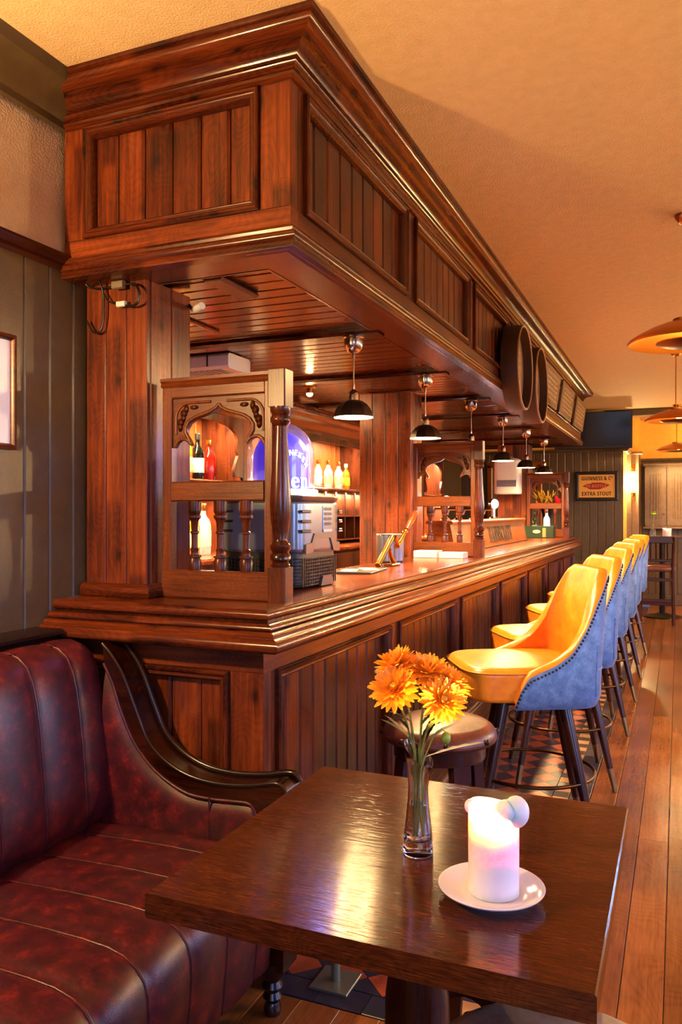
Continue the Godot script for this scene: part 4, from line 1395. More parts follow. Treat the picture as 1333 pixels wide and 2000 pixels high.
func low_stool(at: Vector3, h: float, r: float, label: String, turn: float, mat: Material) -> Node3D:
	var o := thing("pub_stool", label, "stool", at, turn, "round leather stools")
	part("seat", pad(MB.new(), Vector3.ZERO, r, r, h - 0.085, h, 0.05, 2.0, 0.02, 40), mat, o)
	for k in 8:
		var a := TAU * (k + 0.5) / 8
		part("stud", MB.new().ball(Vector3(cos(a) * r, h - 0.058, sin(a) * r), Vector3(0.011, 0.011, 0.011), 8, 6), M.bronze, o)
	part("apron", MB.new().lathe([Vector2(r * 0.80, h - 0.085), Vector2(r * 0.80, h - 0.14), Vector2(r * 0.74, h - 0.14), Vector2(r * 0.74, h - 0.085)], 28), M.dark_wood, o)
	for k in 4:
		var a := TAU * (k + 0.5) / 4
		var d := Vector3(cos(a), 0, sin(a))
		var lg := MB.new()
		lg.prism(PackedVector2Array([Vector2(-0.026, 0), Vector2(0.026, 0), Vector2(0.034, h - 0.09), Vector2(-0.034, h - 0.09)]), 0.04, Transform3D(Basis(d.cross(Vector3.UP), (Vector3.UP - d * 0.09).normalized(), d), d * (r * 0.82)), 2.0)
		part("leg", lg, M.dark_wood, o)
	for k in 4:
		var a0 := TAU * (k + 0.5) / 4
		var a1 := TAU * (k + 1.5) / 4
		var p0 := Vector3(cos(a0), 0, sin(a0)) * r * 0.86
		var p1 := Vector3(cos(a1), 0, sin(a1)) * r * 0.86
		var mid := (p0 + p1) / 2
		var st := part("stretcher", MB.new().box(Vector3.ZERO, Vector3((p1 - p0).length(), 0.035, 0.022), 0.004), M.dark_wood, o)
		st.position = mid + Vector3(0, 0.14, 0)
		st.rotation.y = atan2(-(p1 - p0).z, (p1 - p0).x)
	return o

func furniture() -> void:
	var zs := [-3.48, -4.37, -5.45, -6.42, -7.32, -8.55]
	var th := -1.065
	var rel := ["beside the round leather stool", "second along from the round leather stool", "third along from the round leather stool", "fourth along from the round leather stool", "fifth along from the round leather stool", "last of the row by the far wall"]
	for i in 6:
		yellow_stool(Vector3(-0.585, 0, zs[i]), th + [0.0, 0.03, -0.05, 0.04, 0.0, 0.02][i], "mustard leather bar stool with blue studded back, " + rel[i])
	low_stool(Vector3(-0.783, 0, -2.745), 0.68, 0.203, "round brown leather stool with dome studs beside the bar front", 0.0, M.leather_brown)
	low_stool(Vector3(-0.145, 0, -1.095), 0.668, 0.20, "round taupe leather stool drawn up to the dining table", 0.5, M.leather_taupe)
	plank_stool()
	banquette()
	tall_chair()
	dining_table()

func plank_stool() -> void:
	var o := thing("plank_stool", "low dark wooden stool with arched plank ends pushed under the dining table", "stool", Vector3(-0.449, 0, -1.90))
	part("seat", MB.new().box(Vector3(0, 0.43, 0), Vector3(0.34, 0.03, 0.28), 0.006), M.dark_wood, o)
	for s in [-1, 1]:
		var poly := PackedVector2Array([Vector2(-0.15, 0.0), Vector2(-0.07, 0.0)])
		for k in 13:
			var a := PI - PI * k / 12.0
			poly.append(Vector2(cos(a) * 0.058, 0.232 + sin(a) * 0.058))
		poly.append(Vector2(0.07, 0.0))
		poly.append(Vector2(0.15, 0.0))
		poly.append(Vector2(0.14, 0.415))
		poly.append(Vector2(-0.14, 0.415))
		part("plank_end", MB.new().prism(poly, 0.022, Transform3D(Basis.IDENTITY, Vector3(0, 0, s * 0.10 - 0.011)), 0.6), M.dark_wood, o)
	part("stretcher", MB.new().box(Vector3(0, 0.33, 0), Vector3(0.03, 0.06, 0.18), 0.004), M.dark_wood, o)

func dining_table() -> void:
	var o := thing("dining_table", "square dark oak table with turned pedestal beside the wine leather bench", "table", Vector3(-0.470, 0, -1.490))
	part("table_top", MB.new().box(Vector3(0, 0.729, 0), Vector3(0.738, 0.042, 0.738), 0.003), wood("table", "u", 1.0, 0.11, 0.0, 0.4, 3.0), o)
	part("sub_frame", MB.new().box(Vector3(0, 0.69, 0), Vector3(0.40, 0.036, 0.40), 0.01), M.dark_wood, o)
	part("pedestal", MB.new().lathe([Vector2(0.0, 0.12), Vector2(0.075, 0.12), Vector2(0.075, 0.16), Vector2(0.05, 0.19), Vector2(0.047, 0.22), Vector2(0.058, 0.30), Vector2(0.064, 0.38), Vector2(0.062, 0.46), Vector2(0.050, 0.54), Vector2(0.042, 0.58), Vector2(0.055, 0.60), Vector2(0.055, 0.62), Vector2(0.045, 0.64), Vector2(0.06, 0.67), Vector2(0, 0.68)], 24), wood("table", "v", 0.75, 0.3), o)
	for k in 4:
		var a := PI / 4 + PI / 2 * k
		var f := MB.new().prism(PackedVector2Array([Vector2(0.03, 0.0), Vector2(0.05, 0.20), Vector2(0.10, 0.19), Vector2(0.22, 0.10), Vector2(0.36, 0.055), Vector2(0.38, 0.02), Vector2(0.37, 0.0), Vector2(0.31, 0.0), Vector2(0.28, 0.022), Vector2(0.2, 0.035), Vector2(0.12, 0.03)]), 0.05, Transform3D(Basis(Vector3(cos(a), 0, sin(a)), Vector3.UP, Vector3(cos(a), 0, sin(a)).cross(Vector3.UP)), Vector3(0, 0, 0) - Vector3(cos(a), 0, sin(a)).cross(Vector3.UP) * 0.025), 0.5)
		part("foot", f, wood("table", "v", 0.7, 0.3), o)

func banquette() -> void:
	var o := thing("banquette", "wine red channelled leather bench with curved dark wood arm along the wall", "bench")
	var pitch := 0.1585
	var za := -1.945           # arm side
	var zb := 0.35
	var seams := []
	var z := -1.856
	while z < zb:
		seams.append(z)
		z += pitch
	# section of the seat: from the back, over the front roll and down
	var sec := [Vector2(-1.66, 0.452), Vector2(-1.60, 0.456), Vector2(-1.50, 0.462), Vector2(-1.40, 0.466), Vector2(-1.30, 0.468), Vector2(-1.20, 0.467), Vector2(-1.13, 0.463), Vector2(-1.085, 0.452), Vector2(-1.055, 0.435), Vector2(-1.035, 0.41), Vector2(-1.026, 0.38), Vector2(-1.024, 0.34), Vector2(-1.028, 0.28), Vector2(-1.034, 0.22), Vector2(-1.04, 0.16), Vector2(-1.05, 0.15)]
	part("seat_cushion", channelled(sec, seams, za, zb, 0.011), M.leather_wine, o)
	var bk := [Vector2(-1.64, 0.43), Vector2(-1.605, 0.47), Vector2(-1.595, 0.53), Vector2(-1.600, 0.60), Vector2(-1.610, 0.70), Vector2(-1.622, 0.80), Vector2(-1.634, 0.87), Vector2(-1.648, 0.925), Vector2(-1.668, 0.965), Vector2(-1.70, 0.99), Vector2(-1.74, 1.0), Vector2(-1.80, 1.0)]
	part("back_cushion", channelled(bk, seams, za - 0.02, zb, 0.010), M.leather_wine, o)
	for s in seams:
		for sc in [sec, bk]:
			var pts := []
			for p in sc:
				pts.append(Vector3(p.x + 0.001, p.y + 0.001, s))
			part("piping", MB.new().tube(pts, 0.0042, 6), M.leather_wine, o)
	# arm: leather side panel, wood band following the curve
	var bead := [Vector2(-1.615, 1.0), Vector2(-1.578, 0.965), Vector2(-1.534, 0.905), Vector2(-1.484, 0.797), Vector2(-1.443, 0.719), Vector2(-1.378, 0.667), Vector2(-1.298, 0.637), Vector2(-1.205, 0.628), Vector2(-1.107, 0.636), Vector2(-1.028, 0.652), Vector2(-1.003, 0.648), Vector2(-0.990, 0.632)]
	var low := [Vector2(-1.61, 0.94), Vector2(-1.578, 0.885), Vector2(-1.544, 0.799), Vector2(-1.493, 0.708), Vector2(-1.417, 0.635), Vector2(-1.321, 0.589), Vector2(-1.243, 0.581), Vector2(-1.167, 0.584), Vector2(-1.115, 0.586), Vector2(-1.094, 0.578), Vector2(-1.082, 0.555)]
	var b2 := smooth_curve(bead)
	var l2 := smooth_curve(low)
	var band := PackedVector2Array()
	for p in b2:
		band.append(p)
	for p in [Vector2(-0.985, 0.60), Vector2(-0.99, 0.5), Vector2(-1.0, 0.13), Vector2(-1.05, 0.13), Vector2(-1.07, 0.5)]:
		band.append(p)
	for i in range(l2.size() - 1, -1, -1):
		band.append(l2[i])
	part("arm_frame", MB.new().prism(band, 0.085, Transform3D(Basis.IDENTITY, Vector3(0, 0, -2.035)), 0.5), wood("mahogany", "u", 0.45, 0.22), o)
	var b3 := []
	for p in b2:
		b3.append(Vector3(p.x, p.y, -1.948))
	part("arm_bead", MB.new().tube(b3, 0.006, 8), M.black_wood, o)
	var b4 := []
	for p in b2:
		b4.append(Vector3(p.x + 0.004, p.y + 0.006, -2.03))
	part("arm_bead", MB.new().tube(b4, 0.009, 8), M.black_wood, o)
	# padded side: rows from the lower edge of the band down to the seat
	var rows := []
	for i in l2.size():
		var p: Vector2 = l2[i]
		var row := PackedVector3Array()
		for k in 9:
			var f := k / 8.0
			var y := lerpf(p.y + 0.004, 0.40, f)
			row.append(Vector3(p.x, y, -1.965 + 0.024 * sin(minf(f * 4.0, 1.0) * PI / 2)))
		rows.append(row)
	part("arm_pad", MB.new().surf(rows).flip(), M.leather_wine, o)
	var lp := []
	for p in l2:
		lp.append(Vector3(p.x, p.y, -1.948))
	part("arm_piping", MB.new().tube(lp, 0.005, 6), M.leather_wine, o)
	part("arm_seam", MB.new().tube([Vector3(-1.232, 0.585, -1.944), Vector3(-1.232, 0.50, -1.941), Vector3(-1.232, 0.44, -1.941)], 0.003, 5), M.leather_wine, o)
	# ledge along the top of the back
	part("top_ledge", MB.new().mould([Vector2(0, 1.035), Vector2(0.108, 1.035), Vector2(0.118, 1.030), Vector2(0.118, 1.020), Vector2(0.108, 1.014), Vector2(0.095, 1.010), Vector2(0.09, 1.0), Vector2(0, 1.0)], [Vector3(LX + 0.004, 0, 0.4), Vector3(LX + 0.004, 0, -1.955)], Vector3.UP), M.black_wood, o)
	part("back_frame", MB.new().box(Vector3(-1.80, 0.51, -0.8), Vector3(0.16, 0.98, 2.3)), M.black_wood, o)
	part("seat_frame", MB.new().box(Vector3(-1.35, 0.28, -0.8), Vector3(0.58, 0.26, 2.28)), M.black_wood, o)
	for zz in [-1.975, -0.9, 0.2]:
		part("leg", MB.new().lathe([Vector2(0, 0), Vector2(0.022, 0), Vector2(0.025, 0.02), Vector2(0.018, 0.035), Vector2(0.028, 0.05), Vector2(0.02, 0.065), Vector2(0.030, 0.08), Vector2(0.022, 0.095), Vector2(0.034, 0.12), Vector2(0.036, 0.15), Vector2(0, 0.155)], 18, Transform3D(Basis.IDENTITY, Vector3(-1.045, 0.0, zz))), M.black_wood, o)

func smooth_curve(pts: Array) -> Array:
	var c := Curve2D.new()
	for i in pts.size():
		var t := Vector2.ZERO
		if i > 0 and i < pts.size() - 1:
			t = (pts[i + 1] - pts[i - 1]) / 6.0
		c.add_point(pts[i], -t, t)
	var out := []
	for i in pts.size() - 1:
		for k in 4:
			out.append(c.sample(i, k / 4.0))
	out.append(pts[-1])
	return out

func channelled(sec: Array, seams: Array, za: float, zb: float, amp: float) -> MB:
	var zs := []
	var all := [za] + seams + [zb]
	var n := sec.size()
	var rows := []
	for s in all.size() - 1:
		var a: float = all[s]
		var b: float = all[s + 1]
		for k in 8:
			zs.append([lerpf(a, b, k / 8.0), k / 8.0])
	zs.append([zb, 0.0])
	for q in zs:
		var row := PackedVector3Array()
		var puff: float = amp * (sin(PI * q[1]) ** 0.6)
		for i in n:
			var d: Vector2 = sec[mini(i + 1, n - 1)] - sec[maxi(i - 1, 0)]
			var nn := Vector2(-d.y, d.x).normalized()
			if nn.x < -0.2:
				nn = -nn
			if nn.y < -0.4:
				nn = -nn
			var fade := 0.3 if i == 0 or i == n - 1 else 1.0
			row.append(Vector3(sec[i].x + nn.x * puff * fade, sec[i].y + nn.y * puff * fade, q[0]))
		rows.append(row)
	return MB.new().surf(rows)

func tall_chair() -> void:
	var o := thing("bar_chair", "tall dark wooden bar chair with slatted back by the high table", "chair", Vector3(-0.255, 0, -10.82))
	for sx in [-1, 1]:
		part("back_leg", MB.new().tube([Vector3(sx * 0.20, 0, 0.20), Vector3(sx * 0.19, 0.72, 0.17), Vector3(sx * 0.205, 1.09, 0.24)], 0.021, 8), M.dark_wood, o)
		part("front_leg", MB.new().tube([Vector3(sx * 0.20, 0, -0.20), Vector3(sx * 0.18, 0.70, -0.17)], 0.020, 8), M.dark_wood, o)
		for y in [0.22, 0.42]:
			part("stretcher", MB.new().tube([Vector3(sx * 0.197, y, 0.19), Vector3(sx * 0.195, y, -0.19)], 0.012, 8), M.dark_wood, o)
	for y in [0.30, 0.56]:
		part("stretcher", MB.new().box(Vector3(0, y, 0.185), Vector3(0.38, 0.04, 0.02), 0.005), M.dark_wood, o)
	part("stretcher", MB.new().box(Vector3(0, 0.22, -0.19), Vector3(0.38, 0.04, 0.02), 0.005), M.dark_wood, o)
	part("seat", pad(MB.new(), Vector3(0, 0, 0), 0.215, 0.21, 0.66, 0.745, 0.035, 4.5, 0.01), M.leather_brown, o)
	part("top_rail", MB.new().box(Vector3(0, 1.055, 0.235), Vector3(0.42, 0.085, 0.024), 0.008), M.dark_wood, o)
	part("lower_rail", MB.new().box(Vector3(0, 0.80, 0.185), Vector3(0.38, 0.035, 0.022), 0.006), M.dark_wood, o)
	for k in 5:
		part("slat", MB.new().tube([Vector3(-0.13 + k * 0.065, 0.80, 0.187), Vector3(-0.13 + k * 0.065, 1.03, 0.228)], 0.011, 6), M.dark_wood, o)
	var t := thing("high_table", "small high pub table with round iron foot behind the tall chair", "table", Vector3(-0.20, 0, -11.45))
	part("table_top", MB.new().box(Vector3(0, 1.065, 0), Vector3(0.62, 0.03, 0.62), 0.006), M.dark_wood, t)
	part("column", MB.new().tube([Vector3(0, 0.02, 0), Vector3(0, 1.05, 0)], 0.038, 14), M.black_metal, t)
	part("foot_disc", MB.new().lathe([Vector2(0, 0.06), Vector2(0.06, 0.055), Vector2(0.16, 0.03), Vector2(0.24, 0.018), Vector2(0.25, 0.0), Vector2(0, 0.0)], 30), M.black_metal, t)

# ---------------------------------------------------------------- on the dining table
func candle(called: String, label: String, at: Vector3, r: float, h: float, e: float, lump: bool) -> void:
	var o := thing(called, label, "candle", at)
	var wax := StandardMaterial3D.new()
	wax.resource_name = "wax"
	wax.albedo_color = Color(0.90, 0.89, 0.93)
	wax.roughness = 0.45
	wax.subsurf_scatter_enabled = true
	wax.subsurf_scatter_strength = 1.0
	wax.backlight_enabled = true
	wax.backlight = Color(0.55, 0.50, 0.42)
	# wall with an uneven burnt rim and a hollow for the flame
	var seg := 48
	var rows := []
	var lv := [[0.0, 0.0], [0.96, 0.0], [1.0, 0.004], [1.0, 0.25], [1.0, 0.5], [1.0, 0.72], [1.0, 0.86], [0.995, 0.95], [0.97, 1.0], [0.935, 0.99], [0.91, 0.93], [0.88, 0.80], [0.70, 0.66], [0.45, 0.60], [0.0, 0.595]]
	for q in lv:
		var row := PackedVector3Array()
		for i in seg:
			var a := -TAU * i / seg
			var top := h * (1.0 + 0.035 * cos(a + 2.6) + 0.02 * cos(2.0 * a) - 0.05 * maxf(0.0, cos(a - 1.4)))
			var y: float = q[1] * (h if q[1] < 0.6 else top)
			row.append(Vector3(cos(a) * r * q[0], y, sin(a) * r * q[0]))
		rows.append(row)
	part("wax_body", MB.new().surf(rows, true, false), wax, o)
	if lump:
		var l := MB.new()
		l.ball(Vector3(r * 0.90, h * 0.99, r * 0.05), Vector3(0.022, 0.026, 0.024), 18, 12)
		l.ball(Vector3(r * 0.62, h * 1.01, r * 0.20), Vector3(0.024, 0.017, 0.022), 16, 10)
		part("melted_fold", l, wax, o)
		part("melted_drip", MB.new().ball(Vector3(-r * 0.92, h * 0.985, r * 0.1), Vector3(0.010, 0.012, 0.010), 12, 8), wax, o)
	part("wick", MB.new().tube([Vector3(0, h * 0.59, 0), Vector3(0.001, h * 0.66, 0)], 0.0012, 5), M.black_plastic, o)
	part("flame", MB.new().lathe([Vector2(0, h * 0.64), Vector2(r * 0.12, h * 0.68), Vector2(r * 0.14, h * 0.72), Vector2(r * 0.08, h * 0.84), Vector2(0, h * 0.93)], 12), plain("flame_glow", Color(1, 0.85, 0.5), 0.5, 0.0, 14.0, Color(1.0, 0.78, 0.42)), o)
	omni(Vector3(0, h * 0.78, 0), e, Color(1.0, 0.84, 0.60), 0.006, o)

func table_things() -> void:
	var ty := 0.7505
	var pc := Vector3(-0.292, ty, -1.342)
	var p := MB.new().lathe([Vector2(0, 0.003), Vector2(0.052, 0.002), Vector2(0.055, 0.0), Vector2(0.058, 0.003), Vector2(0.072, 0.009), Vector2(0.088, 0.0165), Vector2(0.0895, 0.019), Vector2(0.086, 0.0195), Vector2(0.070, 0.012), Vector2(0.057, 0.0065), Vector2(0.050, 0.006), Vector2(0, 0.006)], 56)
	var pl := solo("saucer", p, M.porcelain, "round white porcelain saucer under the candle", "plate")
	pl.position = pc
	candle("pillar_candle", "thick white pillar candle burning on the white saucer", pc + Vector3(0.003, 0.0065, -0.004), 0.0425, 0.142, 1.6, true)
	flowers()

func petal_mesh(l: float, w: float) -> ArrayMesh:
	var rows := []
	for i in 6:
		var f := i / 5.0
		var ww: float = w * [0.35, 0.7, 0.95, 1.0, 0.75, 0.22][i]
		var y := 0.10 * l * f * f - 0.02 * l * sin(f * PI)
		rows.append(PackedVector3Array([Vector3(-ww / 2, y + ww * 0.16, f * l), Vector3(0, y, f * l), Vector3(ww / 2, y + ww * 0.16, f * l)]))
	return MB.new().surf(rows).mesh()

func leaf_mesh(l: float, w: float, droop: float) -> ArrayMesh:
	var rows := []
	for i in 12:
		var f := i / 11.0
		var ww := w * sin(clampf(f * 1.02, 0.03, 1.0) * PI) ** 0.7 * (1.0 if i % 2 else 0.68)
		var y := droop * l * f * f
		rows.append(PackedVector3Array([Vector3(-ww / 2, y + ww * 0.12, f * l), Vector3(0, y, f * l), Vector3(ww / 2, y + ww * 0.12, f * l)]))
	return MB.new().surf(rows).mesh()

func aim(dir: Vector3, roll := 0.0) -> Basis:
	# basis whose +y points along dir
	var y := dir.normalized()
	var x := y.cross(Vector3(0.13, 0.2, 0.97)).normalized()
	return Basis(x, y, x.cross(y)) * Basis(Vector3.UP, roll)

func flowers() -> void:
	var base := Vector3(-0.457, 0.7505, -1.455)
	var v := thing("bud_vase", "slim clear glass bud vase with slanted rim holding orange flowers", "vase", base)
	var g := StandardMaterial3D.new()
	g.resource_name = "vase_glass"
	g.albedo_color = Color(1.0, 1.0, 1.0, 0.0)
	g.roughness = 0.02
	g.transparency = BaseMaterial3D.TRANSPARENCY_ALPHA
	g.refraction_enabled = true
	g.refraction_scale = 0.05
	var prof := [[0.0275, 0.0], [0.0285, 0.004], [0.0285, 0.016], [0.0268, 0.022], [0.0275, 0.030], [0.0262, 0.045], [0.0225, 0.075], [0.0195, 0.105], [0.0190, 0.130], [0.0205, 0.160], [0.0245, 0.190], [0.0285, 0.212]]
	var rows := []
	var seg := 32
	var ring := func(r: float, y: float, slant: bool) -> PackedVector3Array:
		var row := PackedVector3Array()
		for i in seg:
			var a := -TAU * i / seg
			var yy := y
			if slant:
				yy -= (y - 0.12) / 0.092 * 0.022 * (1.0 + cos(a - 0.2))
			row.append(Vector3(cos(a) * r, yy, sin(a) * r))
		return row
	rows.append(ring.call(0.0, 0.0, false))
	for q in prof:
		rows.append(ring.call(q[0], q[1], q[1] > 0.12))
	for i in range(prof.size() - 1, 3, -1):
		rows.append(ring.call(prof[i][0] - 0.0022, prof[i][1], prof[i][1] > 0.12))
	rows.append(ring.call(0.018, 0.026, false))
	rows.append(ring.call(0.0, 0.026, false))
	part("glass_body", MB.new().surf(rows, true, false), g, v)
	var water := MB.new().lathe([Vector2(0, 0.0272), Vector2(0.0180, 0.0272), Vector2(0.0235, 0.032), Vector2(0.0232, 0.045), Vector2(0.0196, 0.075), Vector2(0.0176, 0.095), Vector2(0, 0.095)], 24)
	var wm := StandardMaterial3D.new()
	wm.resource_name = "water"
	wm.albedo_color = Color(1.0, 1.0, 1.0, 0.0)
	wm.roughness = 0.02
	wm.transparency = BaseMaterial3D.TRANSPARENCY_ALPHA
	wm.refraction_enabled = true
	wm.refraction_scale = 0.033
	part("water", water, wm, v)
	var pet := plain("petal_orange", Color(1.0, 0.74, 0.16), 0.5)
	pet.backlight_enabled = true
	pet.backlight = Color(0.75, 0.42, 0.04)
	var pet2 := plain("petal_deep", Color(1.0, 0.69, 0.12), 0.5)
	pet2.backlight_enabled = true
	pet2.backlight = Color(0.7, 0.34, 0.03)
	var stem := plain("stem_green", Color(0.38, 0.40, 0.10), 0.5)
	var lf := plain("leaf_green", Color(0.42, 0.38, 0.08), 0.5)
	var lf2 := plain("leaf_dark", Color(0.16, 0.22, 0.10), 0.45)
	var pm := petal_mesh(0.038, 0.0105)
	var pm2 := petal_mesh(0.027, 0.0085)
	# heads seen from the camera: right is (0.92,0,-0.39), towards is (0.39,0,0.92)
	var R := Vector3(0.9207, 0, -0.3902)
	var T := Vector3(0.3902, 0, 0.9207)
	var heads := [[-0.038, 0.352, -0.010, Vector3(-0.35, 0.75, 0.1)], [-0.046, 0.318, 0.030, Vector3(-0.25, 0.55, 0.6)], [0.016, 0.340, 0.0, Vector3(0.1, 0.85, 0.3)], [0.058, 0.318, -0.012, Vector3(0.45, 0.65, 0.1)], [0.040, 0.296, 0.030, Vector3(0.3, 0.45, 0.75)]]
	var txt := ["leaning back left in the vase", "facing the bench in the vase", "topmost in the middle of the bunch", "leaning towards the bar stools in the vase", "lowest, facing the candle"]
	for i in heads.size():
		var hd: Array = heads[i]
		var c: Vector3 = base + R * hd[0] + Vector3(0, hd[1], 0) + T * hd[2]
		var d3: Vector3 = hd[3]
		var dir: Vector3 = (R * d3.x + Vector3(0, d3.y, 0) + T * d3.z).normalized()
		var f := thing("chrysanthemum", "orange chrysanthemum bloom, " + txt[i], "flower", c, 0.0, "orange flowers in the bud vase")
		var B := aim(dir, i * 1.3)
		var layers := [[22, 0.003, -0.12, pm, 1.1], [24, 0.005, 0.18, pm, 1.05], [22, 0.007, 0.48, pm, 0.9], [18, 0.008, 0.80, pm2, 1.0], [12, 0.009, 1.12, pm2, 0.85]]
		for la in layers:
			for k in la[0]:
				var pt := part("petal", la[3], pet if (k + i) % 3 else pet2, f)
				var ang: float = TAU * k / la[0] + la[2] * 2.0 + rng.randf() * 0.12
				var tilt: float = -la[2] + (rng.randf() - 0.5) * 0.25
				var lb: Basis = B * Basis(Vector3.UP, ang) * Basis(Vector3.RIGHT, tilt)
				pt.transform = Transform3D(lb.scaled_local(Vector3.ONE * la[4] * (0.9 + rng.randf() * 0.25)), B * Vector3(sin(ang) * 0.005, la[1], cos(ang) * 0.005))
		part("flower_centre", MB.new().ball(B * Vector3(0, 0.012, 0), Vector3(0.009, 0.009, 0.009), 10, 8), pet2, f)
		part("calyx", MB.new().ball(B * Vector3(0, 0.0, 0), Vector3(0.009, 0.008, 0.009), 10, 8), stem, f)
		# stem down into the vase
		var foot := base + Vector3(0.008 * cos(i * 2.1), 0.034, 0.008 * sin(i * 2.1)) - c
		var neck: Vector3 = base + R * (hd[0] * 0.16) + Vector3(0, 0.195, 0) + T * (hd[2] * 0.2) - c
		var midp: Vector3 = neck.lerp(Vector3.ZERO, 0.55) - dir * 0.02
		part("stem", MB.new().tube([Vector3.ZERO, -dir * 0.018, midp, neck, neck.lerp(foot, 0.5), foot], 0.0024, 6), stem, f)
		for k in 2:
			var lm := part("leaf", leaf_mesh(0.055 + 0.02 * k, 0.020, -0.2), lf2 if (i + k) % 2 else lf, f)
			var ad: Vector3 = (R * [-0.8, -0.5, 0.4, 0.9, 0.3][i] + Vector3(0, 0.75, 0) + T * (0.4 - 0.5 * k)).normalized()
			var bz := ad
			var bx := bz.cross(Vector3.UP).normalized()
			lm.transform = Transform3D(Basis(bx, bz.cross(bx) * -1.0, bz), midp.lerp(neck, 0.25 + 0.5 * k))
	# the long ragged leaf pointing at the stools, and the unopened bud
	var sp := thing("leaf_sprig", "long ragged olive leaf reaching out of the vase over the table", "leaf", base + Vector3(0, 0.17, 0), 0.0)
	var ld := (R * 0.93 + Vector3(0, 0.36, 0) + T * 0.1).normalized()
	var q := part("leaf_blade", leaf_mesh(0.125, 0.020, -0.10), lf, sp)
	var qx := ld.cross(Vector3.UP).normalized()
	q.transform = Transform3D(Basis(qx, ld.cross(qx) * -1.0, ld), R * 0.012 + Vector3(0, 0.012, 0))
	part("leaf_stalk", MB.new().tube([Vector3(0, -0.1, 0), Vector3(0, -0.02, 0), R * 0.014 + Vector3(0, 0.014, 0)], 0.002, 6), stem, sp)
	var bd := thing("flower_bud", "small green flower bud hanging below the orange blooms", "flower", base + R * 0.052 + Vector3(0, 0.222, 0) + T * 0.01)
	part("bud", MB.new().ball(Vector3.ZERO, Vector3(0.009, 0.0125, 0.009), 12, 9), plain("bud_green", Color(0.42, 0.55, 0.20), 0.45), bd)
	part("bud_stalk", MB.new().tube([Vector3(0, 0.010, 0), Vector3(0, 0.018, 0) - R * 0.008, -R * 0.025 + Vector3(0, 0.0, 0), -R * 0.05 + Vector3(0, -0.06, 0)], 0.0015, 5), stem, bd)

# ---------------------------------------------------------------- on the counter
func counter_things() -> void:
	cooler()
	# slate mat with papers
	var T := TOP + 0.0005
	var mt := solo("slate_mat", MB.new().box(Vector3.ZERO, Vector3(0.19, 0.008, 0.34), 0.002), plain("slate", Color(0.16, 0.15, 0.15), 0.45), "dark slate mat lying on the counter under the corkscrew", "mat")
	mt.position = Vector3(-1.405, T + 0.004, -3.55)
	mt.rotation.y = 0.12
	for k in 2:
		var pp := solo("paper_slip", MB.new().box(Vector3.ZERO, Vector3(0.075, 0.003, 0.13), 0.0008), M.paper, ["white paper slip on the slate mat, nearer the drinks cooler", "white paper slip on the slate mat, nearer the corkscrew foot"][k], "paper", "paper slips on the slate mat")
		pp.position = Vector3(-1.43 + 0.055 * k, T + 0.0096, -3.48 - 0.11 * k)
		pp.rotation.y = 0.3 + 0.3 * k
	corkscrew(Vector3(-1.40, T, -3.90))
	# ribbed steel bucket
	var b := thing("ribbed_bucket", "ribbed steel bucket behind the brass corkscrew", "bucket", Vector3(-1.51, T, -4.28))
	var rows := []
	for q in [[0.0, 0.0], [0.066, 0.0], [0.070, 0.01], [0.076, 0.15], [0.078, 0.158], [0.074, 0.158], [0.070, 0.145], [0.064, 0.012], [0.0, 0.012]]:
		var row := PackedVector3Array()
		for i in 96:
			var a := -TAU * i / 96
			var rr: float = q[0] * (1.0 + (0.06 * cos(a * 16.0) if q[0] > 0.06 and q[1] > 0.005 and q[1] < 0.152 else 0.0))
			row.append(Vector3(cos(a) * rr, q[1], sin(a) * rr))
		rows.append(row)
	part("wall", MB.new().surf(rows, true), M.steel, b)
	part("rim", MB.new().tube(ring_pts(Vector3(0, 0.158, 0), 0.077, 0.077, 2.0, 40), 0.003, 6, true), M.steel, b)
	for k in 2:
		var n := solo("napkin_stack", MB.new().box(Vector3.ZERO, Vector3(0.15, 0.042 - 0.008 * k, 0.13), 0.002), M.paper, ["taller stack of white napkins on the counter by the pillar", "lower stack of white napkins on the counter by the screen post"][k], "napkins", "napkin stacks beside the second screen")
		n.position = Vector3(-1.455 + 0.165 * k, T + 0.021 - 0.004 * k, -4.84 + 0.0 * k)
	tap_box()
	crate()
	arrangement()
	# towel dispenser on the third pillar
	var d := thing("towel_dispenser", "white rounded towel dispenser with clear window on the far pillar", "dispenser", Vector3(-1.80, 1.80, -9.262))
	part("case", pad(MB.new(), Vector3.ZERO, 0.15, 0.10, -0.20, 0.22, 0.05, 4.0, 0.01), M.white_plastic, d)
	part("window", MB.new().box(Vector3(0, -0.075, 0.102), Vector3(0.22, 0.075, 0.006), 0.002), plain("smoked_window", Color(0.42, 0.42, 0.5), 0.15), d)
	d.position.z += 0.10

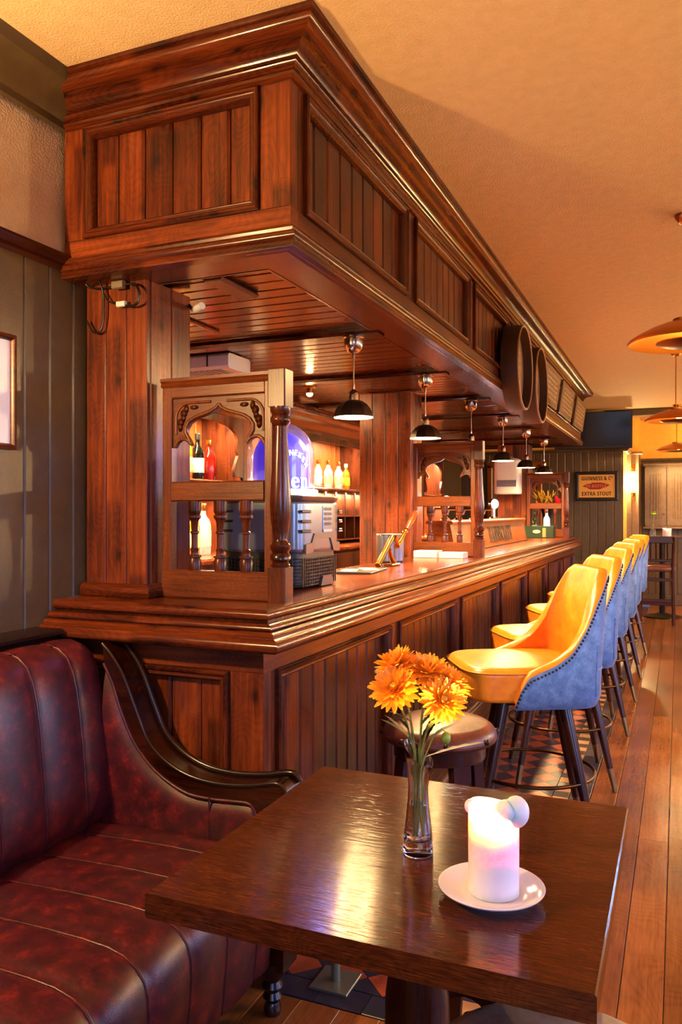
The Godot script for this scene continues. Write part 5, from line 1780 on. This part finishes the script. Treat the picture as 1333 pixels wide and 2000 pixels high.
func corkscrew(at: Vector3) -> void:
	var o := thing("bar_corkscrew", "brass bar corkscrew with raised wooden lever handle on the counter", "corkscrew", at, 0.0)
	# lever leans along -z (away), seen going up to the right
	part("foot", MB.new().box(Vector3(0, 0.006, -0.10), Vector3(0.05, 0.012, 0.13), 0.004), M.brass, o)
	part("clamp_stand", MB.new().tube([Vector3(0, 0.01, -0.13), Vector3(0, 0.05, -0.08), Vector3(0, 0.085, -0.06)], [0.016, 0.011, 0.010], 10), M.brass, o)
	part("barrel", MB.new().tube([Vector3(0, 0.014, 0.12), Vector3(0, 0.15, -0.10)], 0.015, 12), M.brass, o)
	part("barrel_groove", MB.new().tube([Vector3(0.012, 0.022, 0.11), Vector3(0.012, 0.145, -0.09)], 0.006, 8), M.bronze, o)
	part("hinge", MB.new().tube([Vector3(-0.024, 0.145, -0.12), Vector3(0.024, 0.145, -0.12)], 0.016, 12), M.brass, o)
	part("link", MB.new().tube([Vector3(0.015, 0.15, -0.10), Vector3(0.017, 0.105, -0.15), Vector3(0.015, 0.12, -0.20)], 0.009, 8), M.brass, o)
	part("lever", MB.new().tube([Vector3(0, 0.10, -0.18), Vector3(0, 0.145, -0.27), Vector3(0, 0.182, -0.34)], [0.015, 0.012, 0.009], 10), M.brass, o)
	part("knuckle", MB.new().ball(Vector3(0, 0.172, -0.32), Vector3(0.017, 0.017, 0.017), 12, 8), M.brass, o)
	var dir := Vector3(0, 0.5, -0.87).normalized()
	part("wooden_handle", MB.new().lathe([Vector2(0, 0), Vector2(0.010, 0.0), Vector2(0.013, 0.02), Vector2(0.018, 0.06), Vector2(0.022, 0.12), Vector2(0.021, 0.165), Vector2(0.015, 0.188), Vector2(0, 0.192)], 16, Transform3D(aim(dir), Vector3(0, 0.188, -0.35))), wood("mahogany", "u", 1.15, 0.25), o)

func cooler() -> void:
	var o := thing("drinks_cooler", "silver keg beer dispenser with glowing blue clear dome on the counter", "beer dispenser", Vector3(-1.432, TOP + 0.0005, -2.775))
	var hw := 0.178
	var hd := 0.195
	# perforated black base
	var base := pad(MB.new(), Vector3.ZERO, hw - 0.012, hd - 0.012, 0.0, 0.15, 0.004, 7.0)
	part("base", base, M.black_plastic, o)
	var ribs := MB.new()
	for k in 9:
		ribs.tube(ring_pts(Vector3(0, 0.012 + 0.0125 * k, 0), hw - 0.010, hd - 0.010, 7.0, 56), 0.0022, 4, true)
	for k in 20:
		ribs.box(Vector3(hw - 0.010, 0.062, -0.15 + k * 0.0158), Vector3(0.004, 0.105, 0.004))
		ribs.box(Vector3(-0.14 + k * 0.0147, 0.062, hd - 0.010), Vector3(0.004, 0.105, 0.004))
	part("base_mesh", ribs, plain("mesh_grey", Color(0.10, 0.10, 0.11), 0.35), o).set_meta("kind", "stuff")
	var body := plain("cooler_silver", Color(0.50, 0.54, 0.63), 0.24, 0.75)
	part("housing", pad(MB.new(), Vector3.ZERO, hw, hd, 0.13, 0.325, 0.012, 7.0, 0.0, 64), body, o)
	part("top_plate", pad(MB.new(), Vector3.ZERO, hw + 0.004, hd + 0.004, 0.322, 0.346, 0.006, 7.0, 0.0, 64), plain("cooler_trim", Color(0.40, 0.36, 0.36), 0.3, 0.5), o)
	# scoop over the drip opening, on the long face
	part("front_apron", MB.new().prism(PackedVector2Array([Vector2(-0.15, 0.13), Vector2(-0.09, 0.135), Vector2(-0.06, 0.185), Vector2(0.07, 0.185), Vector2(0.10, 0.135), Vector2(0.16, 0.13), Vector2(0.16, 0.165), Vector2(0.11, 0.17), Vector2(0.085, 0.205), Vector2(-0.075, 0.205), Vector2(-0.10, 0.17), Vector2(-0.15, 0.165)]), 0.008, Transform3D(Basis(Vector3(0, 0, -1), Vector3.UP, Vector3.RIGHT), Vector3(hw - 0.004, 0, 0)), 2.0), M.cooler_trim, o)
	part("drip_foot", MB.new().prism(PackedVector2Array([Vector2(-0.06, 0.003), Vector2(0.06, 0.003), Vector2(0.04, 0.04), Vector2(-0.04, 0.04)]), 0.01, Transform3D(Basis(Vector3(0, 0, -1), Vector3.UP, Vector3.RIGHT), Vector3(hw - 0.01, 0, -0.05)), 2.0), M.cooler_trim, o)
	for k in 3:
		for s in 2:
			var zz := 0.145 if s == 0 else -0.172
			part("vent_slot", MB.new().box(Vector3(hw + 0.001, 0.215 + 0.036 * k, zz), Vector3(0.006, 0.009, 0.075 if s == 0 else 0.03), 0.002), M.black_plastic, o)
			part("slot_lip", MB.new().box(Vector3(hw + 0.002, 0.2085 + 0.036 * k, zz), Vector3(0.007, 0.003, 0.075 if s == 0 else 0.03), 0.001), M.nickel, o)
		part("vent_slot", MB.new().box(Vector3(-0.13, 0.215 + 0.036 * k, hd + 0.001), Vector3(0.06, 0.009, 0.006), 0.002), M.black_plastic, o)
	# raised badge of small lettering
	var bd := part("badge", MB.new().box(Vector3(hw + 0.001, 0.262, -0.045), Vector3(0.004, 0.09, 0.085), 0.0015), body, o)
	for k in 4:        # embossed rows, too small to read in the photograph
		var row := MB.new()
		for q in 7:
			var hh := 0.012 if q % 3 else 0.009
			row.box(Vector3(hw + 0.0035, 0.296 - k * 0.019, -0.078 + q * 0.011), Vector3(0.002, hh, 0.0065), 0.0008)
		part("embossed_row", row, M.cooler_trim, bd)
	part("badge_bar", MB.new().box(Vector3(hw + 0.003, 0.213, -0.045), Vector3(0.002, 0.010, 0.08)), M.white_plastic, bd)
	part("side_knob", MB.new().ball(Vector3(0.075, 0.19, hd + 0.004), Vector3(0.011, 0.011, 0.008), 10, 8), M.nickel, o)
	# dome
	part("dome_ring", MB.new().lathe([Vector2(0.0, 0.346), Vector2(0.142, 0.346), Vector2(0.146, 0.352), Vector2(0.146, 0.368), Vector2(0.138, 0.372), Vector2(0.0, 0.372)], 48), plain("ring_glow", Color(0.9, 0.92, 1.0), 0.3, 0.0, 1.1, Color(0.80, 0.86, 1.0)), o)
	var dome := []
	for k in 4:
		dome.append(Vector2(0.131, 0.372 + 0.045 * k))
	for k in 11:
		var a := PI / 2 * k / 10.0
		dome.append(Vector2(0.131 * cos(a), 0.507 + 0.128 * sin(a)))
	part("clear_dome", MB.new().lathe(dome, 48, Transform3D.IDENTITY, false, -1.0), glass("dome_glass", Color(0.93, 0.93, 1.0), 0.12, 0.04), o)
	var keg := []
	for k in 4:
		keg.append(Vector2(0.108, 0.372 + 0.04 * k))
	for k in 9:
		var a := PI / 2 * k / 8.0
		keg.append(Vector2(0.108 * cos(a), 0.492 + 0.108 * sin(a)))
	part("blue_keg_screen", MB.new().lathe(keg, 40, Transform3D.IDENTITY, false, -1.0), plain("keg_screen_glow", Color(0.10, 0.08, 0.55), 0.3, 0.0, 0.75, Color(0.20, 0.13, 0.85)), o)
	var white := plain("sign_glow", Color(0.9, 0.95, 1.0), 0.4, 0.0, 1.0, Color(0.85, 0.92, 1.0))
	# the letters stand round the keg, facing the room
	var mid := atan2(0.60, 1.0)
	var arc := "HEINEKEN"
	for k in arc.length():
		var t := (k - 3.5) / 3.5
		var az := 0.78 + t * 0.60
		var yy := 0.455 + 0.055 * cos(t * 1.35)
		var l := part("arc_letter", lettering(arc[k], 0.030, 0.003), white, o)
		var nx := Vector3(sin(az + 0.15), 0, cos(az + 0.15))
		l.position = nx * 0.111 + Vector3(0, yy, 0)
		l.rotation = Vector3(0, az + 0.15, 0)
		l.rotate_object_local(Vector3(0, 0, 1), -t * 0.9)
	var big := "den"
	for k in 3:
		var az2 := 0.58 + 0.42 * k
		var l2 := part("large_letter", lettering(big[k], 0.075, 0.003, "Droid Serif"), white, o)
		l2.position = Vector3(sin(az2), 0, cos(az2)) * 0.111 + Vector3(0, 0.402, 0)
		l2.rotation.y = az2
	omni(Vector3(0.20, 0.56, 0.05), 0.05, Color(0.55, 0.5, 1.0), 0.06, o, "dome_light")

func tap_box() -> void:
	var T := TOP + 0.0005
	var o := thing("tap_housing", "light oak beer tap housing with dark carved lettering on the counter", "tap housing", Vector3(-1.475, T, -6.70))
	var L := 2.78
	var prof := PackedVector2Array([Vector2(-0.12, 0.0), Vector2(0.075, 0.0), Vector2(0.035, 0.20), Vector2(-0.12, 0.20)])
	var lo := wood("oak", "u", 1.25, 0.3, 0.0, 0.25, 2.2)
	part("housing", MB.new().prism(prof, L, Transform3D(Basis.IDENTITY, Vector3(0, 0, -L / 2)), 2.0), lo, o)
	part("top_board", MB.new().box(Vector3(-0.035, 0.212, 0), Vector3(0.19, 0.026, L + 0.05), 0.008), lo, o)
	part("base_strip", MB.new().box(Vector3(-0.02, 0.005, 0), Vector3(0.20, 0.010, L + 0.02), 0.002), M.dark_wood, o)
	var word := lettering("HANNSCRATH", 0.14, 0.004, "Droid Serif")
	var l := part("carved_lettering", word, plain("carved_dark", Color(0.13, 0.05, 0.03), 0.6), o)
	l.transform = Transform3D(Basis(Vector3(0, 0, -0.92), Vector3(-0.196, 0.98, 0) * 1.25, Vector3(0.98, 0.196, 0)), Vector3(0.0575, 0.10, -0.2))
	for k in 4:
		var t := thing("beer_tap", "chrome beer tap with lit round lens, %s along from the second carved screen" % ["first", "second", "third", "fourth"][k], "beer tap", Vector3(-1.515, T + 0.2255, [-5.45, -5.82, -6.30, -7.05][k]), 0.0, "lit beer taps on the housing")
		part("column", MB.new().lathe([Vector2(0.035, 0.0), Vector2(0.032, 0.012), Vector2(0.018, 0.02), Vector2(0.018, 0.10), Vector2(0, 0.10)], 16), M.nickel, t)
		part("spout", MB.new().tube([Vector3(-0.01, 0.08, 0), Vector3(-0.07, 0.08, 0), Vector3(-0.085, 0.04, 0)], 0.010, 8), M.nickel, t)
		part("lens_case", MB.new().lathe([Vector2(0, -0.02), Vector2(0.046, -0.018), Vector2(0.050, 0.0), Vector2(0.047, 0.014)], 24, Transform3D(Basis(Vector3.UP, Vector3.RIGHT, Vector3.FORWARD).rotated(Vector3.UP, -0.5), Vector3(0, 0.13, 0))), M.nickel, t)
		part("lit_lens", MB.new().ball(Vector3(0.012, 0.13, 0.006), Vector3(0.034, 0.043, 0.043), 16, 10), plain("lens_glow", Color(0.95, 0.97, 1), 0.3, 0.0, 2.6, Color(0.92, 0.96, 1.0)), t)
		omni(Vector3(0.075, 0.13, 0.035), 0.035, Color(0.9, 0.95, 1.0), 0.03, t, "lens_light")

func crate() -> void:
	var T := TOP + 0.0005
	var o := thing("green_crate", "dark green wooden crate with oval badge on the counter", "crate", Vector3(-1.415, T, -8.98))
	var g := plain("crate_green", Color(0.03, 0.15, 0.06), 0.45)
	for s in [-1, 1]:
		part("side", MB.new().box(Vector3(0, 0.065, s * 0.085), Vector3(0.32, 0.13, 0.012), 0.003), g, o)
		part("end", MB.new().box(Vector3(s * 0.154, 0.065, 0), Vector3(0.012, 0.13, 0.158), 0.003), g, o)
	part("bottom", MB.new().box(Vector3(0, 0.008, 0), Vector3(0.30, 0.012, 0.158)), g, o)
	part("oval_badge", MB.new().lathe([Vector2(0, 0), Vector2(0.042, 0), Vector2(0.042, 0.003), Vector2(0, 0.003)], 28, Transform3D(Basis(Vector3.RIGHT, Vector3(0, 0, 1), Vector3(0, 0.45, 0)), Vector3(-0.02, 0.07, 0.0915))), plain("badge_cream", Color(0.75, 0.78, 0.6), 0.5), o)
	part("card_strip", MB.new().box(Vector3(0.062, 0.06, 0.0925), Vector3(0.036, 0.10, 0.002)), plain("card_tan", Color(0.72, 0.48, 0.26), 0.6), o)
	var labels := ["clear sauce bottle in the green crate beside the tan card", "dark bottle standing in the green crate"]
	bottle(labels[0], Vector3(-1.34, T + 0.015, -8.985), 0.30, 0.036, 2, plain("pale_glass", Color(0.62, 0.72, 0.78), 0.06), plain("pale_label", Color(0.6, 0.7, 0.75), 0.4), M.nickel, "bottles in the green crate")
	bottle(labels[1], Vector3(-1.47, T + 0.015, -8.985), 0.27, 0.032, 2, M.bottle_green, plain("dull_label", Color(0.35, 0.36, 0.30), 0.6), M.black_plastic, "bottles in the green crate")

func arrangement() -> void:
	# dried flowers standing behind the third screen, on the back of the counter end
	var T := TOP + 0.0005
	var o := thing("flower_arrangement", "bowl of yellow and pink flowers behind the far carved screen", "flowers", Vector3(-1.39, T, -9.43))
	part("tall_pot", MB.new().lathe([Vector2(0, 0), Vector2(0.07, 0), Vector2(0.06, 0.03), Vector2(0.05, 0.2), Vector2(0.09, 0.34), Vector2(0.085, 0.345), Vector2(0, 0.32)], 20), M.black_plastic, o)
	var pm := petal_mesh(0.085, 0.022)
	var ym := plain("petal_yellow", Color(0.85, 0.68, 0.16), 0.5)
	var km := plain("petal_pink", Color(0.86, 0.10, 0.20), 0.5)
	for k in 60:
		var p := part("petal", pm, km if k % 3 == 0 else ym, o)
		var side: float = 0.09 + rng.randf() * 0.05 if k % 3 == 0 else -0.13 + rng.randf() * 0.20
		p.transform = Transform3D(Basis(Vector3.UP, rng.randf() * TAU) * Basis(Vector3.RIGHT, -rng.randf() * 1.3), Vector3(side, 0.36 + rng.randf() * (0.05 if k % 3 == 0 else 0.12), (rng.randf() - 0.5) * 0.08))
	for k in 14:
		var lf := part("leaf", leaf_mesh(0.10, 0.03, -0.3), M.leaf_dark, o)
		lf.transform = Transform3D(Basis(Vector3.UP, rng.randf() * TAU) * Basis(Vector3.RIGHT, -rng.randf() * 1.1), Vector3((rng.randf() - 0.5) * 0.2, 0.345, (rng.randf() - 0.5) * 0.08))

# ---------------------------------------------------------------- on the walls, canopy and soffit
func scribble(sd: int, w: int, h: int, lines: int, bg: Color, ink: Color, dx := 0.12) -> ImageTexture:
	# chalk handwriting, too small to read in the photograph: rows of looped strokes
	var im := Image.create(w, h, false, Image.FORMAT_RGB8)
	im.fill(bg)
	var r := RandomNumberGenerator.new()
	r.seed = sd
	for l in lines:
		var y := h * (0.16 + 0.70 * l / maxf(lines - 1, 1))
		var x := w * (dx + r.randf() * 0.10)
		var end := w * (1.0 - dx - r.randf() * 0.18)
		var big := 1.6 if l == 0 else 1.0
		while x < end:
			var hh := (3.0 + r.randf() * 7.0) * big * h / 200.0
			var st := r.randi() % 3
			for k in 26:
				var f := k / 25.0
				var px := x + f * 7.0 * big
				var py := y - hh * sin(f * PI * (1 + st)) * (1.0 if st < 2 else 0.7)
				for q in 2:
					var ix := clampi(int(px) + q, 0, w - 1)
					var iy := clampi(int(py) + (q + k) % 2, 0, h - 1)
					im.set_pixel(ix, iy, bg.lerp(ink, 0.6 + 0.4 * r.randf()))
			x += 7.5 * big
			if r.randf() < 0.2:
				x += 7.0
	return ImageTexture.create_from_image(im)

func printed(called: String, t: Texture2D, rough := 0.6) -> StandardMaterial3D:
	var m := StandardMaterial3D.new()
	m.resource_name = called
	m.albedo_texture = t
	m.roughness = rough
	return m

func face_quad(w: float, h: float) -> MB:
	var mb := MB.new()
	mb.quad(Vector3(-w / 2, -h / 2, 0), Vector3(w / 2, -h / 2, 0), Vector3(w / 2, h / 2, 0), Vector3(-w / 2, h / 2, 0), Vector3(0, 0, 1))
	return mb

func wall_things() -> void:
	# barrel heads on the fascia
	for k in 2:
		var c := Vector3(CX + 0.02, [2.345, 2.33][k], [-5.28, -5.97][k])
		var o := thing("barrel_head", ["round dark barrel end with chalk writing, beside the boarded panels", "round dark barrel end with chalk writing, beside the slate signs"][k], "sign", c, PI / 2, "barrel ends on the canopy")
		var r := 0.272
		var Z := Transform3D(Basis(Vector3.RIGHT, Vector3(0, 0, 1), Vector3.DOWN), Vector3.ZERO)
		part("hoop", MB.new().lathe([Vector2(r + 0.004, -0.005), Vector2(r + 0.008, 0.05), Vector2(r + 0.003, 0.098), Vector2(r - 0.012, 0.1), Vector2(r - 0.014, 0.045)], 48, Z), plain("barrel_dark", Color(0.20, 0.12, 0.09), 0.5), o)
		part("head", MB.new().lathe([Vector2(r - 0.01, 0.020), Vector2(r - 0.01, 0.045), Vector2(0, 0.045)], 48, Z), plain("barrel_board", Color(0.42, 0.30, 0.22), 0.6), o)
		part("rim", MB.new().tube(ring_z(r - 0.003, 0.1, 48), 0.008, 6, true), plain("barrel_rim", Color(0.48, 0.34, 0.25), 0.5), o)
		var w := part("chalk_writing", face_quad(0.34, 0.34), printed("barrel_writing", scribble(60 + k, 220, 220, 6, Color(0.42, 0.30, 0.22), Color(0.86, 0.74, 0.64))), o)
		w.position.z = 0.0475
	for k in 3:
		var zc: float = [-6.86, -7.88, -8.95][k]
		var o := thing("slate_sign", ["chalk-written slate sign beside the barrel end", "chalk-written slate sign, middle of the three on the canopy", "chalk-written slate sign at the far end of the canopy"][k], "sign", Vector3(CX + 0.058, 2.455, zc), PI / 2, "slate signs on the canopy")
		part("slate", MB.new().box(Vector3(0, 0, 0), Vector3(0.86, 0.30, 0.018), 0.004), plain("slate_brown", Color(0.32, 0.22, 0.16), 0.55), o)
		var w := part("chalk_writing", face_quad(0.82, 0.27), printed("slate_writing", scribble(80 + k, 400, 140, 6, Color(0.32, 0.22, 0.16), Color(0.86, 0.78, 0.72), 0.05)), o)
		w.position.z = 0.0105
		for s in [-1, 1]:
			part("bracket", MB.new().box(Vector3(s * 0.30, -0.09, -0.03), Vector3(0.03, 0.03, 0.05)), M.black_metal, o)
		o.rotation = Vector3(0, PI / 2, 0)
		o.rotate_object_local(Vector3.RIGHT, 0.14)
	# television
	var tv := thing("television", "flat black television mounted high on the far wall", "television", Vector3(-1.06, 2.50, -11.20), 0.10)
	tv.rotate_object_local(Vector3.RIGHT, 0.10)
	part("casing", MB.new().box(Vector3(0, 0, -0.02), Vector3(1.0, 0.50, 0.05), 0.008), M.black_plastic, tv)
	part("screen", MB.new().box(Vector3(0, 0.008, 0.0055), Vector3(0.965, 0.455, 0.002)), plain("tv_glass", Color(0.012, 0.012, 0.016), 0.12), tv)
	part("wall_bracket", MB.new().box(Vector3(0, -0.02, -0.12), Vector3(0.2, 0.2, 0.16)), M.black_metal, tv)
	# framed advertisement
	var sg := thing("framed_sign", "black framed yellow stout advertisement on the boarded far wall", "sign", Vector3(-1.03, 1.755, -11.42))
	var fw := 0.56
	var fh := 0.40
	part("frame", MB.new().mould([Vector2(0, 0.0), Vector2(0, 0.022), Vector2(0.012, 0.028), Vector2(0.04, 0.020), Vector2(0.045, 0.006)], [Vector3(-fw / 2, -fh / 2, 0), Vector3(fw / 2, -fh / 2, 0), Vector3(fw / 2, fh / 2, 0), Vector3(-fw / 2, fh / 2, 0)], Vector3(0, 0, 1), true, true), plain("frame_black", Color(0.06, 0.04, 0.03), 0.35), sg)
	part("print", MB.new().box(Vector3(0, 0, 0.004), Vector3(fw - 0.07, fh - 0.07, 0.006)), plain("sign_yellow", Color(0.86, 0.64, 0.30), 0.5), sg)
	var ink := plain("sign_ink", Color(0.16, 0.06, 0.03), 0.6)
	var t1 := part("lettering", lettering("GUINNESS & Cº", 0.088, 0.002), ink, sg)
	t1.transform = Transform3D(Basis.from_scale(Vector3(0.64, 0.82, 1)), Vector3(0, 0.105, 0.008))
	var t2 := part("lettering", lettering("EXTRA STOUT", 0.088, 0.002), ink, sg)
	t2.transform = Transform3D(Basis.from_scale(Vector3(0.70, 0.82, 1)), Vector3(-0.005, -0.105, 0.008))
	part("red_emblem", MB.new().prism(PackedVector2Array([Vector2(-0.19, 0.0), Vector2(-0.13, 0.03), Vector2(-0.08, 0.035), Vector2(-0.06, 0.048), Vector2(0.05, 0.048), Vector2(0.09, 0.04), Vector2(0.13, 0.028), Vector2(0.17, 0.012), Vector2(0.12, -0.018), Vector2(0.07, -0.03), Vector2(0.04, -0.045), Vector2(-0.09, -0.045), Vector2(-0.13, -0.022)]), 0.0015, Transform3D(Basis.IDENTITY, Vector3(0, 0, 0.007)), 2.0), plain("emblem_red", Color(0.56, 0.13, 0.09), 0.5), sg)
	var t3 := part("lettering", lettering("IN BOTTLE", 0.055, 0.002), plain("emblem_pale", Color(0.80, 0.45, 0.32), 0.5), sg)
	t3.position = Vector3(-0.01, 0.0, 0.009)
	# framed notice on the left wall
	var n := thing("framed_notice", "pale notice in a red wooden frame on the olive boarding", "picture", Vector3(LX + 0.006, 1.765, -1.66), PI / 2)
	part("frame", MB.new().mould([Vector2(0, 0.0), Vector2(0, 0.016), Vector2(0.012, 0.020), Vector2(0.018, 0.012), Vector2(0.018, 0.004)], [Vector3(-0.20, -0.175, 0), Vector3(0.20, -0.175, 0), Vector3(0.20, 0.175, 0), Vector3(-0.20, 0.175, 0)], Vector3(0, 0, 1), true, true), wood("mahogany", "u", 0.8), n)
	part("sheet", MB.new().box(Vector3(0, 0, 0.004), Vector3(0.385, 0.335, 0.004)), plain("notice_paper", Color(0.82, 0.83, 0.94), 0.3), n)
	# cupboard at the far end
	var cb := thing("wall_cupboard", "taupe painted wall cupboard with fluted doors above the high table", "cupboard", Vector3(0.35, 1.63, -12.97))
	part("carcass", MB.new().box(Vector3(0, 0, 0.10), Vector3(1.6, 0.92, 0.22)), M.paint_taupe, cb)
	part("cornice", MB.new().box(Vector3(0, 0.475, 0.125), Vector3(1.66, 0.035, 0.28), 0.01), M.paint_taupe, cb)
	part("base_rail", MB.new().box(Vector3(0, -0.465, 0.125), Vector3(1.66, 0.03, 0.28), 0.008), M.paint_taupe, cb)
	for k in 5:
		var cx := -0.665 + k * 0.31
		var dr := part("door", MB.new().box(Vector3(cx, 0, 0.218), Vector3(0.30, 0.86, 0.02), 0.003), M.paint_taupe, cb)
		for q in 4:
			part("flute", MB.new().box(Vector3(cx - 0.06 + q * 0.04, 0, 0.23), Vector3(0.026, 0.66, 0.012), 0.004), M.paint_taupe, dr)
		part("knob", MB.new().ball(Vector3(cx + 0.115, -0.26, 0.24), Vector3(0.014, 0.014, 0.014), 8, 6), M.nickel, dr)
	# on the high table
	var hv := thing("small_vase", "little glass bottle vase with a green flower on the high table", "vase", Vector3(-0.31, 1.0805, -11.4))
	part("glass_body", MB.new().lathe([Vector2(0, 0), Vector2(0.036, 0.0), Vector2(0.038, 0.05), Vector2(0.03, 0.085), Vector2(0.012, 0.12), Vector2(0.011, 0.16)], 16), M.clear_glass, hv)
	var gf := thing("green_flower", "lime green pompom flower in the little glass vase", "flower", Vector3(-0.305, 1.37, -11.4))
	part("stem", MB.new().tube([Vector3(0, 0, 0), Vector3(-0.005, -0.15, 0), Vector3(-0.005, -0.28, 0)], 0.003, 5), M.stem_green, gf)
	var pm := petal_mesh(0.05, 0.018)
	var lime := plain("petal_lime", Color(0.52, 0.68, 0.08), 0.5)
	for k in 26:
		var p := part("petal", pm, lime, gf)
		p.transform = Transform3D(Basis(Vector3.UP, TAU * k / 13.0) * Basis(Vector3.RIGHT, -0.15 if k < 13 else -0.7), Vector3.ZERO)
	candle("tea_candle", "small white candle burning on the high table", Vector3(-0.14, 1.0805, -11.4), 0.055, 0.10, 0.4, false)
	# things under the canopy
	var ht := thing("ceiling_heater", "white louvred box unit fixed under the canopy ceiling", "vent unit", Vector3(-2.22, 2.188, -3.50), 0.0)
	part("case", MB.new().box(Vector3(0, -0.04, 0), Vector3(0.36, 0.075, 0.22), 0.012), M.white_plastic, ht)
	for k in 8:
		part("louvre", MB.new().box(Vector3(-0.13 + k * 0.035, -0.079, 0), Vector3(0.022, 0.006, 0.17), 0.002), plain("louvre_grey", Color(0.5, 0.5, 0.55), 0.5), ht)
	part("clip", MB.new().box(Vector3(0.06, -0.035, 0.111), Vector3(0.006, 0.06, 0.004)), M.black_plastic, ht)
	var bt := solo("wooden_batten", MB.new().box(Vector3.ZERO, Vector3(0.075, 0.022, 0.25), 0.008), wood("mahogany", "v", 0.6), "short moulded wooden batten fixed under the canopy beside the corner pillar", "batten")
	bt.position = Vector3(-1.43, 2.180, -2.40)
	var bs := solo("thin_strip", MB.new().box(Vector3.ZERO, Vector3(0.015, 0.012, 0.26), 0.003), wood("oak", "v", 0.9), "thin pale strip fixed under the canopy behind the corner pillar", "batten")
	bs.position = Vector3(-1.85, 2.185, -2.86)
	var se := thing("camera_sensor", "small white sensor on a stalk at the top of the corner pillar", "sensor", Vector3(-1.575, 2.125, -2.42))
	part("head", MB.new().tube([Vector3(-0.02, 0, 0), Vector3(0.025, 0.004, 0.02)], 0.013, 10), M.white_plastic, se)
	part("stalk", MB.new().tube([Vector3(-0.03, 0.0, 0), Vector3(-0.05, 0.02, -0.01)], 0.006, 6), M.black_plastic, se)
	var dl := thing("spot_fitting", "small brass ceiling spot under the canopy behind the first pendant", "lamp", Vector3(-2.12, 2.187, -4.50))
	part("ring", MB.new().lathe([Vector2(0.02, 0.0), Vector2(0.045, -0.002), Vector2(0.045, -0.012), Vector2(0.02, -0.016), Vector2(0.02, -0.05), Vector2(0.026, -0.055)], 18), M.brass, dl)
	part("bulb", MB.new().ball(Vector3(0, -0.05, 0), Vector3(0.021, 0.018, 0.021), 12, 8), M.bulb_glow, dl)
	omni(Vector3(0, -0.05, 0), 0.7, WARM, 0.02, dl)
	# cable with adapter on the corner pillar
	var cbq := thing("cable", "loose black cable with silver adapter hanging at the top of the corner pillar", "cable", Vector3(0, 0, -2.165))
	var blk = M.black_plastic
	part("cord", MB.new().tube(curve3([Vector3(-1.885, 2.252, 0.06), Vector3(-1.87, 2.250, 0.05), Vector3(-1.83, 2.235, 0.07), Vector3(-1.80, 2.20, 0.05), Vector3(-1.785, 2.15, 0.012), Vector3(-1.785, 2.05, 0.006), Vector3(-1.80, 2.01, 0.006), Vector3(-1.83, 2.012, 0.006), Vector3(-1.855, 2.05, 0.006)]), 0.0038, 6), blk, cbq)
	part("cord", MB.new().tube(curve3([Vector3(-1.83, 2.235, 0.06), Vector3(-1.855, 2.20, 0.03), Vector3(-1.845, 2.165, 0.012), Vector3(-1.80, 2.155, 0.008), Vector3(-1.75, 2.155, 0.008)]), 0.0038, 6), blk, cbq)
	part("cord", MB.new().tube(curve3([Vector3(-1.685, 2.155, 0.010), Vector3(-1.65, 2.15, 0.012), Vector3(-1.628, 2.12, 0.02), Vector3(-1.632, 2.09, 0.02), Vector3(-1.66, 2.08, 0.012), Vector3(-1.69, 2.085, 0.008)]), 0.0045, 6), blk, cbq)
	part("cord", MB.new().tube(curve3([Vector3(-1.73, 2.095, 0.007), Vector3(-1.765, 2.11, 0.007), Vector3(-1.79, 2.15, 0.010)]), 0.003, 6), blk, cbq)
	part("adapter", MB.new().box(Vector3(-1.718, 2.156, 0.012), Vector3(0.045, 0.026, 0.018), 0.003), plain("adapter_silver", Color(0.72, 0.66, 0.58), 0.3, 0.8), cbq)
	part("plug", MB.new().box(Vector3(-1.708, 2.092, 0.009), Vector3(0.034, 0.018, 0.014), 0.003), M.white_plastic, cbq)

func curve3(pts: Array) -> Array:
	var c := Curve3D.new()
	for i in pts.size():
		var t := Vector3.ZERO
		if i > 0 and i < pts.size() - 1:
			t = (pts[i + 1] - pts[i - 1]) / 6.0
		c.add_point(pts[i], -t, t)
	var out := []
	for i in pts.size() - 1:
		for k in 6:
			out.append(c.sample(i, k / 6.0))
	out.append(pts[-1])
	return out

func ring_z(r: float, z: float, n: int) -> Array:
	var out := []
	for i in n:
		var t := TAU * i / n
		out.append(Vector3(cos(t) * r, sin(t) * r, z))
	return out
